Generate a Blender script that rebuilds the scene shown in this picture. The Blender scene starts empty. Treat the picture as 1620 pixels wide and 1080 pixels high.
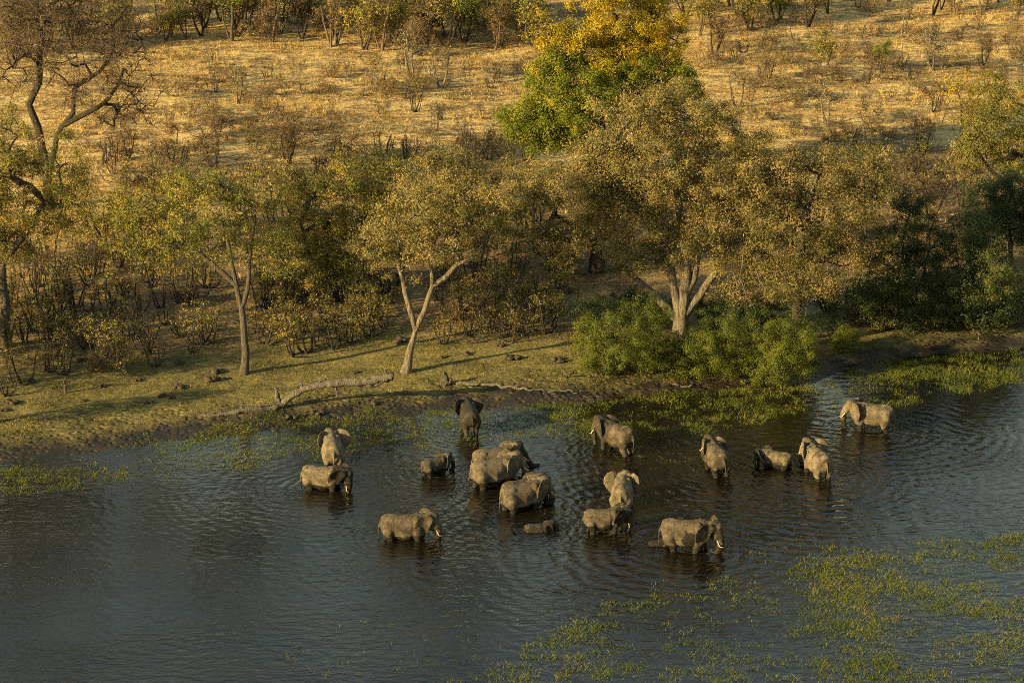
import bpy, bmesh, math, random
import numpy as np
from mathutils import Vector, Matrix

R = math.radians
scene = bpy.context.scene
C = scene.collection

# ------------------------------------------------------------------ camera, sky, sun, exposure
CAM_H, PITCH, FPX = 68.0, R(17.0), 4000.0          # metres above the river, tilt down, focal length in photo pixels
cam = bpy.data.cameras.new('camera'); cam_ob = bpy.data.objects.new('camera', cam); C.objects.link(cam_ob)
cam.sensor_width = 36.0; cam.lens = 36.0 * FPX / 1620.0
cam.clip_start = 1.0; cam.clip_end = 20000.0
cam_ob.location = (0, 0, CAM_H); cam_ob.rotation_euler = (math.pi / 2 - PITCH, 0, 0)
scene.camera = cam_ob

SUN_EL, SUN_BEHIND = R(16.5), R(31.0)               # low evening sun, from the left and a little behind the camera
S = Vector((-math.cos(SUN_EL) * math.cos(SUN_BEHIND), -math.cos(SUN_EL) * math.sin(SUN_BEHIND), math.sin(SUN_EL)))
world = bpy.data.worlds.new('World'); scene.world = world; world.use_nodes = True
wn = world.node_tree.nodes; bg = wn['Background']
sky = wn.new('ShaderNodeTexSky'); sky.sky_type = 'NISHITA'; sky.sun_disc = False
sky.sun_elevation = SUN_EL; sky.sun_rotation = math.atan2(S.x, S.y) % (2 * math.pi)
sky.air_density = 2.0; sky.dust_density = 0.7; sky.ozone_density = 1.0
world.node_tree.links.new(sky.outputs[0], bg.inputs[0]); bg.inputs[1].default_value = 0.066
sun = bpy.data.lights.new('sun', 'SUN'); sun.energy = 5.0; sun.angle = R(0.6); sun.color = (1.0, 0.73, 0.31)
sun_ob = bpy.data.objects.new('sun', sun); C.objects.link(sun_ob)
sun_ob.rotation_euler = (-S).to_track_quat('-Z', 'Y').to_euler()
scene.view_settings.view_transform = 'Standard'; scene.view_settings.look = 'None'
scene.view_settings.exposure = 1.5; scene.view_settings.gamma = 1.0
scene.view_settings.use_curve_mapping = False
scene.cycles.max_bounces = 4; scene.cycles.diffuse_bounces = 2; scene.cycles.glossy_bounces = 2; scene.cycles.transmission_bounces = 2; scene.cycles.transparent_max_bounces = 2
scene.cycles.use_denoising = False; scene.cycles.filter_width = 0.9

# ------------------------------------------------------------------ helpers
rng = np.random.default_rng(7)
ct, st = math.cos(PITCH), math.sin(PITCH)

def ray(px, py):
    px = np.asarray(px, float); py = np.asarray(py, float)
    u = (px - 810) / FPX; v = (540 - py) / FPX
    return np.stack([u, ct + v * st, -st + v * ct], -1)

def on_plane(px, py, z=0.0):
    d = ray(px, py); t = (z - CAM_H) / d[..., 2]
    return np.array([0, 0, CAM_H]) + d * t[..., None]

def hash2(ix, iy, seed):
    h = (ix.astype(np.int64) * 374761393 + iy.astype(np.int64) * 668265263 + seed * 982451653) & 0x7fffffff
    h = ((h ^ (h >> 13)) * 1274126177) & 0x7fffffff
    return ((h ^ (h >> 16)) & 0xffff) / 65535.0

def vnoise(x, y, seed=0):
    ix = np.floor(x); iy = np.floor(y); fx = x - ix; fy = y - iy
    fx = fx * fx * (3 - 2 * fx); fy = fy * fy * (3 - 2 * fy)
    a = hash2(ix, iy, seed); b = hash2(ix + 1, iy, seed); c = hash2(ix, iy + 1, seed); d = hash2(ix + 1, iy + 1, seed)
    return (a * (1 - fx) + b * fx) * (1 - fy) + (c * (1 - fx) + d * fx) * fy

def fbm(x, y, seed=0, o=4):
    s = 0; a = 0.5
    for k in range(o):
        s = s + a * vnoise(x * 2 ** k, y * 2 ** k, seed + k); a *= 0.5
    return s / (1 - 0.5 ** o)

def sstep(a, b, x):
    t = np.clip((x - a) / (b - a), 0, 1); return t * t * (3 - 2 * t)

SHORE = [(-260, 745), (0, 728), (150, 713), (250, 694), (400, 684), (480, 668), (600, 662), (700, 652), (790, 643), (900, 638),
         (1000, 628), (1100, 618), (1200, 612), (1290, 606), (1340, 586), (1420, 571), (1520, 557), (1620, 546), (1860, 524)]
_sp = on_plane(np.array([p[0] for p in SHORE]), np.array([p[1] for p in SHORE]))
def shore_d(x, y):
    return y - np.interp(x, _sp[:, 0], _sp[:, 1]) + 3.0 * (fbm(x * 0.16, y * 0.2, 3) - 0.5) + 1.6 * (fbm(x * 0.7, y * 0.8, 8, 3) - 0.5)

def height(x, y):
    x = np.asarray(x, float); y = np.asarray(y, float)
    d = shore_d(x, y)
    wet = np.maximum(-0.95, d * 0.045)
    dp = np.maximum(d, 0)
    dry = 0.45 * (1 - np.exp(-dp / 2.5)) + 0.022 * dp + 0.02 * np.maximum(dp - 45, 0)
    und = (fbm(x * 0.06, y * 0.06, 11) - 0.5) * 1.3 * sstep(3, 30, d) + (fbm(x * 0.5, y * 0.5, 21, 3) - 0.5) * 0.22 * sstep(-4, 4, d)
    far = np.minimum(dp, 900)
    dry = np.where(dp > 900, 0.45 + 0.022 * far + 0.02 * (far - 45), dry)
    return np.where(d < 0, wet, dry) + und

def ground(px, py):
    """the point of the terrain seen at a photo pixel"""
    z = 0.0
    for _ in range(25):
        P = on_plane(px, py, np.asarray(z, float)); z = 0.5 * z + 0.5 * height(P[..., 0], P[..., 1])
    P = on_plane(px, py, np.asarray(z, float)); P[..., 2] = height(P[..., 0], P[..., 1])
    return P

def at_depth(px, py, y):
    d = ray(px, py); t = y / d[..., 1]
    return np.array([0, 0, CAM_H]) + d * np.asarray(t)[..., None]

def scale_at(P):          # photo pixels per metre
    return FPX / (P[1] * ct + (CAM_H - P[2]) * st)

def mesh_from(name, V, F, mat, tint=None, smooth=False, extra=None):
    """V (n,3), F (m,k) arrays -> mesh"""
    V = np.asarray(V, np.float32); F = np.asarray(F, np.int32)
    me = bpy.data.meshes.new(name)
    me.vertices.add(len(V)); me.vertices.foreach_set('co', V.ravel())
    k = F.shape[1]; me.loops.add(F.size); me.loops.foreach_set('vertex_index', F.ravel())
    me.polygons.add(len(F)); me.polygons.foreach_set('loop_start', np.arange(0, F.size, k, dtype=np.int32))
    if smooth: me.polygons.foreach_set('use_smooth', np.ones(len(F), bool))
    if tint is not None:
        a = me.attributes.new('tint', 'FLOAT', 'FACE'); a.data.foreach_set('value', np.asarray(tint, np.float32))
    for nm, val in (extra or {}).items():
        a = me.attributes.new(nm, 'FLOAT', 'POINT'); a.data.foreach_set('value', np.asarray(val, np.float32))
    me.update(calc_edges=True); me.validate()
    if mat: me.materials.append(mat)
    return me

def obj(name, me, parent=None, loc=None):
    o = bpy.data.objects.new(name, me); C.objects.link(o)
    if parent: o.parent = parent
    if loc is not None: o.location = loc
    return o

def tag(o, label, cat, group=None):
    o['label'] = label; o['category'] = cat
    if group: o['group'] = group
    return o

def empty(name, loc, rz=0.0, sc=1.0):
    o = bpy.data.objects.new(name, None); C.objects.link(o)
    o.location = loc; o.rotation_euler = (0, 0, rz); o.scale = (sc, sc, sc); o.empty_display_size = 0.3
    return o

# ------------------------------------------------------------------ materials
def new_mat(name):
    m = bpy.data.materials.new(name); m.use_nodes = True
    nt = m.node_tree; b = nt.nodes['Principled BSDF']
    return m, nt, b

def N(nt, t, **kw):
    n = nt.nodes.new(t)
    for k, v in kw.items():
        if k.startswith('i_'): n.inputs[int(k[2:])].default_value = v
        else: setattr(n, k, v)
    return n

def L(nt, a, b): nt.links.new(a, b)

def ramp(nt, src, stops):
    r = N(nt, 'ShaderNodeValToRGB'); els = r.color_ramp.elements
    while len(els) > 1: els.remove(els[-1])
    els[0].position = stops[0][0]; els[0].color = (*stops[0][1], 1)
    for p, c in stops[1:]:
        e = els.new(p); e.color = (*c, 1)
    L(nt, src, r.inputs[0]); return r.outputs[0]

def noise(nt, vec, scale, detail=4, rough=0.55):
    n = N(nt, 'ShaderNodeTexNoise'); n.inputs['Scale'].default_value = scale
    n.inputs['Detail'].default_value = detail; n.inputs['Roughness'].default_value = rough
    if vec is not None: L(nt, vec, n.inputs['Vector'])
    return n.outputs[0]

def mixc(nt, fac, a, b):
    m = N(nt, 'ShaderNodeMix', data_type='RGBA')
    for s, v in ((m.inputs[0], fac), (m.inputs[6], a), (m.inputs[7], b)):
        if hasattr(v, 'is_linked'): L(nt, v, s)
        else: s.default_value = v if not isinstance(v, tuple) else (*v, 1) if len(v) == 3 else v
    return m.outputs[2]

def math_(nt, op, a, b=None, clamp=False):
    m = N(nt, 'ShaderNodeMath', operation=op); m.use_clamp = clamp
    for s, v in ((m.inputs[0], a), (m.inputs[1], b)):
        if v is None: continue
        if hasattr(v, 'is_linked'): L(nt, v, s)
        else: s.default_value = v
    return m.outputs[0]

def maprange(nt, v, a, b, c=0.0, d=1.0):
    m = N(nt, 'ShaderNodeMapRange'); L(nt, v, m.inputs[0])
    for i, x in enumerate((a, b, c, d)): m.inputs[i + 1].default_value = x
    return m.outputs[0]

def leaf_mat(name, stops, transl=0.24):
    m, nt, b = new_mat(name)
    at = N(nt, 'ShaderNodeAttribute', attribute_name='tint')
    oi = N(nt, 'ShaderNodeObjectInfo')
    v = math_(nt, 'ADD', at.outputs['Fac'], math_(nt, 'MULTIPLY', math_(nt, 'SUBTRACT', oi.outputs['Random'], 0.5), 0.22))
    col = ramp(nt, v, stops)
    b.inputs['Roughness'].default_value = 0.6; b.inputs['Specular IOR Level'].default_value = 0.25
    L(nt, col, b.inputs['Base Color'])
    tr = N(nt, 'ShaderNodeBsdfTranslucent'); L(nt, col, tr.inputs[0])
    mx = N(nt, 'ShaderNodeMixShader'); mx.inputs[0].default_value = transl
    L(nt, b.outputs[0], mx.inputs[1]); L(nt, tr.outputs[0], mx.inputs[2])
    L(nt, mx.outputs[0], nt.nodes['Material Output'].inputs[0])
    return m

def bark_mat(name, c1, c2, scale=3.0):
    m, nt, b = new_mat(name)
    tc = N(nt, 'ShaderNodeTexCoord'); mp = N(nt, 'ShaderNodeMapping'); mp.inputs['Scale'].default_value = (1.6, 1.6, 0.35)
    L(nt, tc.outputs['Object'], mp.inputs[0])
    n1 = noise(nt, mp.outputs[0], scale, 6, 0.65)
    L(nt, ramp(nt, n1, [(0.3, c1), (0.68, c2)]), b.inputs['Base Color'])
    bp = N(nt, 'ShaderNodeBump'); bp.inputs['Strength'].default_value = 1.0; bp.inputs['Distance'].default_value = 0.25
    L(nt, noise(nt, mp.outputs[0], scale * 2.2, 5, 0.6), bp.inputs['Height']); L(nt, bp.outputs[0], b.inputs['Normal'])
    b.inputs['Roughness'].default_value = 0.9
    return m

LEAF = {
 'tan':    leaf_mat('leaf_tan',    [(0.0, (0.038, 0.048, 0.014)), (0.4, (0.105, 0.100, 0.030)), (0.75, (0.20, 0.155, 0.055)), (1.0, (0.32, 0.225, 0.085))]),
 'ochre':  leaf_mat('leaf_ochre',  [(0.0, (0.050, 0.060, 0.016)), (0.35, (0.155, 0.135, 0.042)), (0.7, (0.28, 0.215, 0.080)), (1.0, (0.40, 0.295, 0.12))]),
 'olive':  leaf_mat('leaf_olive',  [(0.0, (0.055, 0.066, 0.014)), (0.4, (0.13, 0.13, 0.024)), (0.75, (0.25, 0.20, 0.04)), (1.0, (0.36, 0.24, 0.06))]),
 'goldgreen': leaf_mat('leaf_goldgreen', [(0.0, (0.07, 0.09, 0.016)), (0.4, (0.17, 0.165, 0.026)), (0.75, (0.31, 0.23, 0.042)), (1.0, (0.42, 0.25, 0.06))]),
 'green':  leaf_mat('leaf_green',  [(0.0, (0.035, 0.058, 0.005)), (0.5, (0.12, 0.15, 0.009)), (0.85, (0.22, 0.22, 0.012)), (1.0, (0.32, 0.24, 0.016))]),
 'bush':   leaf_mat('leaf_bush',   [(0.0, (0.036, 0.050, 0.008)), (0.5, (0.092, 0.112, 0.013)), (0.9, (0.165, 0.165, 0.018)), (1.0, (0.22, 0.18, 0.03))]),
 'yellow': leaf_mat('leaf_yellow', [(0.0, (0.12, 0.11, 0.010)), (0.45, (0.28, 0.22, 0.010)), (0.8, (0.42, 0.29, 0.012)), (1.0, (0.50, 0.28, 0.02))]),
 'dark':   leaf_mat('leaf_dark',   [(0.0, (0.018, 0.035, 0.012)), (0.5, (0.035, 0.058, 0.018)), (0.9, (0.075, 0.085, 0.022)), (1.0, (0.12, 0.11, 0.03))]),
 'brown':  leaf_mat('leaf_brown',  [(0.0, (0.07, 0.055, 0.02)), (0.5, (0.15, 0.10, 0.04)), (0.9, (0.24, 0.15, 0.06)), (1.0, (0.3, 0.15, 0.05))]),
}
BARK = {
 'grey':  bark_mat('bark_grey',  (0.030, 0.025, 0.020), (0.105, 0.088, 0.068)),
 'pale':  bark_mat('bark_pale',  (0.050, 0.041, 0.030), (0.21, 0.175, 0.13)),
 'dark':  bark_mat('bark_dark',  (0.014, 0.011, 0.008), (0.050, 0.040, 0.030)),
 'brown': bark_mat('bark_brown', (0.075, 0.052, 0.034), (0.19, 0.135, 0.09)),
 'dead':  bark_mat('wood_dead',  (0.035, 0.030, 0.025), (0.165, 0.145, 0.12)),
}

def ground_mat():
    m, nt, b = new_mat('riverbank_ground')
    geo = N(nt, 'ShaderNodeNewGeometry'); pos = geo.outputs['Position']
    sh = N(nt, 'ShaderNodeAttribute', attribute_name='shore').outputs['Fac']
    n_big = noise(nt, pos, 0.07, 5); n_mid = noise(nt, pos, 0.35, 6, 0.62); n_fine = noise(nt, pos, 2.2, 6, 0.65)
    n_soil = noise(nt, pos, 0.16, 6, 0.6)
    mp = N(nt, 'ShaderNodeMapping'); mp.inputs['Scale'].default_value = (0.3, 0.9, 1); L(nt, pos, mp.inputs[0])
    n_str = noise(nt, mp.outputs[0], 0.9, 6, 0.65)
    mud = mixc(nt, maprange(nt, n_mid, 0.35, 0.65), (0.012, 0.009, 0.006), (0.038, 0.029, 0.018))
    lawn = ramp(nt, math_(nt, 'ADD', math_(nt, 'MULTIPLY', n_mid, 0.55), math_(nt, 'MULTIPLY', n_fine, 0.45)),
                [(0.36, (0.040, 0.036, 0.012)), (0.46, (0.095, 0.085, 0.025)), (0.54, (0.160, 0.132, 0.040)), (0.66, (0.27, 0.205, 0.066))])
    soil = ramp(nt, math_(nt, 'ADD', math_(nt, 'MULTIPLY', n_soil, 0.5), math_(nt, 'MULTIPLY', n_fine, 0.5)),
                [(0.38, (0.035, 0.023, 0.013)), (0.47, (0.115, 0.072, 0.034)), (0.53, (0.20, 0.135, 0.060)), (0.62, (0.31, 0.215, 0.088))])
    dry = ramp(nt, math_(nt, 'ADD', math_(nt, 'ADD', math_(nt, 'MULTIPLY', n_str, 0.4), math_(nt, 'MULTIPLY', n_fine, 0.3)), math_(nt, 'MULTIPLY', n_soil, 0.3)),
               [(0.40, (0.075, 0.050, 0.026)), (0.47, (0.22, 0.145, 0.058)), (0.515, (0.44, 0.315, 0.125)), (0.60, (0.60, 0.46, 0.20))])
    jit = math_(nt, 'MULTIPLY', math_(nt, 'SUBTRACT', n_mid, 0.5), 9.0)
    jit2 = math_(nt, 'MULTIPLY', math_(nt, 'SUBTRACT', n_big, 0.5), 50.0)
    s1 = math_(nt, 'ADD', sh, jit); s2 = math_(nt, 'ADD', sh, math_(nt, 'ADD', jit, jit2))
    c = mixc(nt, maprange(nt, s1, 1.6, 6.5), mud, lawn)
    c = mixc(nt, maprange(nt, s2, 17, 30), c, soil)
    c = mixc(nt, maprange(nt, s2, 48, 78), c, dry)
    L(nt, c, b.inputs['Base Color'])
    L(nt, maprange(nt, s1, 0.2, 3.0, 0.35, 0.95), b.inputs['Roughness'])
    b.inputs['Specular IOR Level'].default_value = 0.3
    bp = N(nt, 'ShaderNodeBump'); bp.inputs['Strength'].default_value = 1.0; bp.inputs['Distance'].default_value = 0.35
    vo = N(nt, 'ShaderNodeTexVoronoi'); vo.inputs['Scale'].default_value = 1.5; L(nt, pos, vo.inputs['Vector'])
    poc = math_(nt, 'MULTIPLY', math_(nt, 'MINIMUM', vo.outputs['Distance'], 0.45), maprange(nt, s1, 4.0, 9.0, 2.0, 0.0))     # trampled, hoof-pocked margin
    hgt = math_(nt, 'ADD', poc, math_(nt, 'ADD', math_(nt, 'MULTIPLY', n_fine, 0.6), math_(nt, 'MULTIPLY', n_mid, 0.8)))
    L(nt, hgt, bp.inputs['Height']); L(nt, bp.outputs[0], b.inputs['Normal'])
    return m

# ------------------------------------------------------------------ terrain
def build_ground():
    fx = np.arange(-95, 95.1, 0.75); g = 95 + np.cumsum(1.35 ** np.arange(1, 28)); g = g[g < 9000]
    xs = np.concatenate([-g[::-1], fx, g])
    fy = np.arange(135, 455.1, 0.95); g2 = 455 + np.cumsum(1.35 ** np.arange(1, 30)); g2 = g2[g2 < 14000]
    ys = np.concatenate([[-6000, -1500, -400, -100, 0, 60, 100, 120], fy, g2])
    X, Y = np.meshgrid(xs, ys); Z = height(X, Y)
    V = np.stack([X, Y, Z], -1).reshape(-1, 3); nx, ny = len(xs), len(ys)
    i = np.arange(nx - 1)[None] + np.arange(ny - 1)[:, None] * nx
    F = np.stack([i, i + 1, i + 1 + nx, i + nx], -1).reshape(-1, 4)
    me = mesh_from('ground', V, F, ground_mat(), smooth=True, extra={'shore': shore_d(X, Y).ravel()})
    o = obj('ground', me); o['kind'] = 'structure'
build_ground()

# ------------------------------------------------------------------ elephants: where each one stands (photo pixel of the body's middle at the waterline)
# px, py, heading (0 = facing right, 90 = away), scale, depth in water, head pitch, head yaw, trunk pose, ear spread L/R, wet above waterline, wet from x, tusk, leg step, label
EL = [
 (512, 772, -12, 1.02, 0.78, 26,  -8, 'down',  20, 24, 0.25, 0.75, 0.7, 0.15, 'elephant with dark wet forequarters and lowered head, standing before one seen from behind'),
 (527, 733,  97, 1.06, 0.60,  4,  14, 'down',  24, 40, 0.2,  9.0, 0.7, 0.0, 'pale elephant seen from behind, rising above the back of another on the left'),
 (688, 750,  38, 0.72, 0.45, -4,   0, 'curl',  18, 22, 0.42, 9.0, 0.0, 0.1, 'small young elephant facing right, standing alone beside the central cluster'),
 (743, 684,  98, 0.98, 0.12,  4,  16, 'down',  30, 28, 9.0,  9.0, 0.6, 0.2, 'dark elephant walking ashore from the shallows, seen from behind'),  # dark all over: wet hide plus painted-in shade
 (782, 746,  22, 1.08, 0.75, -2,   0, 'fwd',   14, 6, 0.2,  1.75, 0.8, 0.1, 'rearmost elephant of the central cluster, its back showing over a companion'),
 (780, 768,  27, 1.12, 0.62, -4,   0, 'curl',  16, 4, 0.38, 9.0, 0.9, 0.1, 'large elephant with white tusk in the middle of the central cluster'),
 (826, 804,  30, 1.08, 0.72,  0,   0, 'curl',  34, 10, 0.22, 9.0, 1.0, 0.1, 'elephant with upturned tusk at the front of the central cluster'),
 (824, 793,  32, 0.98, 0.70,  6,   0, 'down',  10, 10, 0.2,  9.0, 0.0, 0.1, 'mostly hidden elephant whose rump shows behind the tusked one in front'),
 (851, 838,   8, 0.62, 1.10, -22, 0, 'fwd',   10, 10, 0.2,  1.0, 0.0, 0.0, 'swimming calf with only its back and head above the water'),
 (641, 850,   0, 1.08, 0.92,  8,   0, 'down',  24, 2, 0.10, 9.0, 0.7, 0.05, 'pale dry elephant in full side view, nearest the open water on the left'),
 (984, 800,  84, 1.04, 0.66,  4, -12, 'down',  40, 30, 0.2,  9.0, 0.0, 0.0, 'elephant seen from behind with both ears spread, behind a smaller wet-headed one'),
 (955, 841,   8, 0.90, 0.48, 18,  -6, 'curl',  30, 20, 0.50, 0.95, 0.4, 0.1, 'elephant with black wet head and curled trunk, tail towards the cluster'),
 (1086, 869, -10, 1.12, 0.54, 12, -12, 'curl', 40, 34, 0.34, 9.0, 1.0, 0.35, 'large striding elephant with white tusks and dark wet patch on its flank'),
 (1041, 861,  10, 0.42, 0.70, 0,   0, 'down',  10, 10, 0.2,  9.0, 0.0, 0.0, 'tiny calf half hidden behind the striding tusker'),
 (976, 713, 133, 1.06, 0.36,  2,   6, 'down',  16, 16, -0.2, 9.0, 0.7, 0.15, 'elephant facing away to the left with dark damp shoulder, by the green marsh'),
 (1134, 746, 103, 1.04, 0.48, -4,  12, 'curl',  14, 14, 0.32, 9.0, 0.8, 0.05, 'lean elephant seen from behind, third from the right'),
 (1228, 738, 150, 0.80, 0.72, 22,  0, 'down',  40, 30, 0.25, 1.3, 0.3, 0.0, 'low wading young elephant between two large ones seen from behind'),
 (1293, 751, 106, 1.05, 0.50, -2,  14, 'curl',  18, 34, 0.12, 9.0, 0.9, 0.05, 'elephant with speckled back and curved tusk, seen from behind'),
 (1380, 680, 163, 1.02, 0.34, -2,  0, 'curl',  26, 26, 0.30, 9.0, 0.8, 0.05, 'lone elephant facing left by the marsh grass, farthest right of the herd'),
]
EPOS = [on_plane(e[0], e[1], 0.0) for e in EL]

# ------------------------------------------------------------------ water
def water_mat():
    m, nt, b = new_mat('river_water')
    geo = N(nt, 'ShaderNodeNewGeometry'); pos = geo.outputs['Position']
    mp = N(nt, 'ShaderNodeMapping'); mp.inputs['Scale'].default_value = (0.55, 1.0, 1); mp.inputs['Rotation'].default_value = (0, 0, R(-9)); L(nt, pos, mp.inputs[0])
    w1 = noise(nt, mp.outputs[0], 1.55, 3, 0.5)
    w2 = noise(nt, mp.outputs[0], 4.2, 3, 0.5)
    gust = maprange(nt, noise(nt, mp.outputs[0], 0.055, 3), 0.36, 0.62, 0.30, 1.35)
    hgt = math_(nt, 'ADD', math_(nt, 'MULTIPLY', w1, 0.062), math_(nt, 'MULTIPLY', w2, 0.026))
    hgt = math_(nt, 'MULTIPLY', hgt, gust)
    warp = math_(nt, 'MULTIPLY', noise(nt, pos, 0.35, 2), 2.2)
    for i, k, amp in ((18, 5.2, 0.016), (17, 5.6, 0.018), (15, 6.3, 0.010), (12, 4.6, 0.018), (6, 6.0, 0.010), (0, 6.4, 0.010)):
        vd = N(nt, 'ShaderNodeVectorMath', operation='DISTANCE'); L(nt, pos, vd.inputs[0]); vd.inputs[1].default_value = tuple(EPOS[i])
        d = vd.outputs['Value']
        s = math_(nt, 'SINE', math_(nt, 'MULTIPLY', math_(nt, 'ADD', d, warp), k))
        fall = math_(nt, 'DIVIDE', amp, math_(nt, 'ADD', 1.0, math_(nt, 'POWER', math_(nt, 'MULTIPLY', d, 0.075), 2.0)))
        hgt = math_(nt, 'ADD', hgt, math_(nt, 'MULTIPLY', s, fall))
    for i in (0, 2, 3, 5, 6, 8, 9, 11, 12, 14, 15, 17, 18):      # short ripples round every animal
        vd = N(nt, 'ShaderNodeVectorMath', operation='DISTANCE'); L(nt, pos, vd.inputs[0]); vd.inputs[1].default_value = tuple(EPOS[i]); d = vd.outputs['Value']
        s = math_(nt, 'SINE', math_(nt, 'MULTIPLY', math_(nt, 'ADD', d, math_(nt, 'MULTIPLY', w1, 1.2)), 9.0 + 0.3 * (i % 5)))
        hgt = math_(nt, 'ADD', hgt, math_(nt, 'MULTIPLY', s, maprange(nt, d, 1.5, 5.5, 0.016, 0.0)))
    bp = N(nt, 'ShaderNodeBump'); bp.inputs['Strength'].default_value = 1.0; bp.inputs['Distance'].default_value = 1.0
    L(nt, hgt, bp.inputs['Height']); L(nt, bp.outputs[0], b.inputs['Normal'])
    silt = noise(nt, pos, 0.12, 4)
    L(nt, ramp(nt, silt, [(0.35, (0.004, 0.0035, 0.0025)), (0.7, (0.010, 0.008, 0.005))]), b.inputs['Base Color'])
    b.inputs['Roughness'].default_value = 0.03; b.inputs['IOR'].default_value = 1.42
    return m
def build_water():
    xs = np.concatenate([[-9000, -2000, -500], np.arange(-150, 151, 25), [500, 2000, 9000]])
    ys = np.concatenate([[-6000, -1000, -200, 0], np.arange(50, 330, 20)])
    X, Y = np.meshgrid(xs, ys); nx, ny = len(xs), len(ys)
    i = np.arange(nx - 1)[None] + np.arange(ny - 1)[:, None] * nx
    F = np.stack([i, i + 1, i + 1 + nx, i + nx], -1).reshape(-1, 4)
    o = obj('river_water', mesh_from('river_water', np.stack([X, Y, X * 0], -1).reshape(-1, 3), F, water_mat())); o['kind'] = 'structure'
build_water()

# ------------------------------------------------------------------ tree growing
def tube(P, r, k):
    P = np.asarray(P, float); r = np.asarray(r, float); n = len(P)
    T = np.gradient(P, axis=0); T /= (np.linalg.norm(T, axis=1, keepdims=True) + 1e-9)
    ref = np.array([1.0, 0.3, 0.1]) if abs(T[:, 2]).mean() > 0.6 else np.array([0.1, 0.2, 1.0])
    A = np.cross(T, ref); A /= (np.linalg.norm(A, axis=1, keepdims=True) + 1e-9); B = np.cross(T, A)
    an = np.arange(k) * 2 * math.pi / k
    V = P[:, None] + r[:, None, None] * (A[:, None] * np.cos(an)[None, :, None] + B[:, None] * np.sin(an)[None, :, None])
    V = V.reshape(-1, 3)
    i = np.arange(n - 1)[:, None] * k; j = np.arange(k)[None]; j2 = (j + 1) % k
    F = np.stack([i + j, i + j2, i + k + j2, i + k + j], -1).reshape(-1, 4)
    return V, F

def merge(parts):
    Vs, Fs, o = [], [], 0
    for V, F in parts:
        Vs.append(V); Fs.append(F + o); o += len(V)
    return np.concatenate(Vs), np.concatenate(Fs)

def resample(P, step, g, jit):
    P = np.asarray(P, float); out = [P[0]]
    for a, b in zip(P[:-1], P[1:]):
        n = max(1, int(np.linalg.norm(b - a) / step))
        for k in range(1, n + 1):
            q = a + (b - a) * k / n
            if k < n: q = q + g.normal(0, jit, 3)
            out.append(q)
    return np.array(out)

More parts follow.
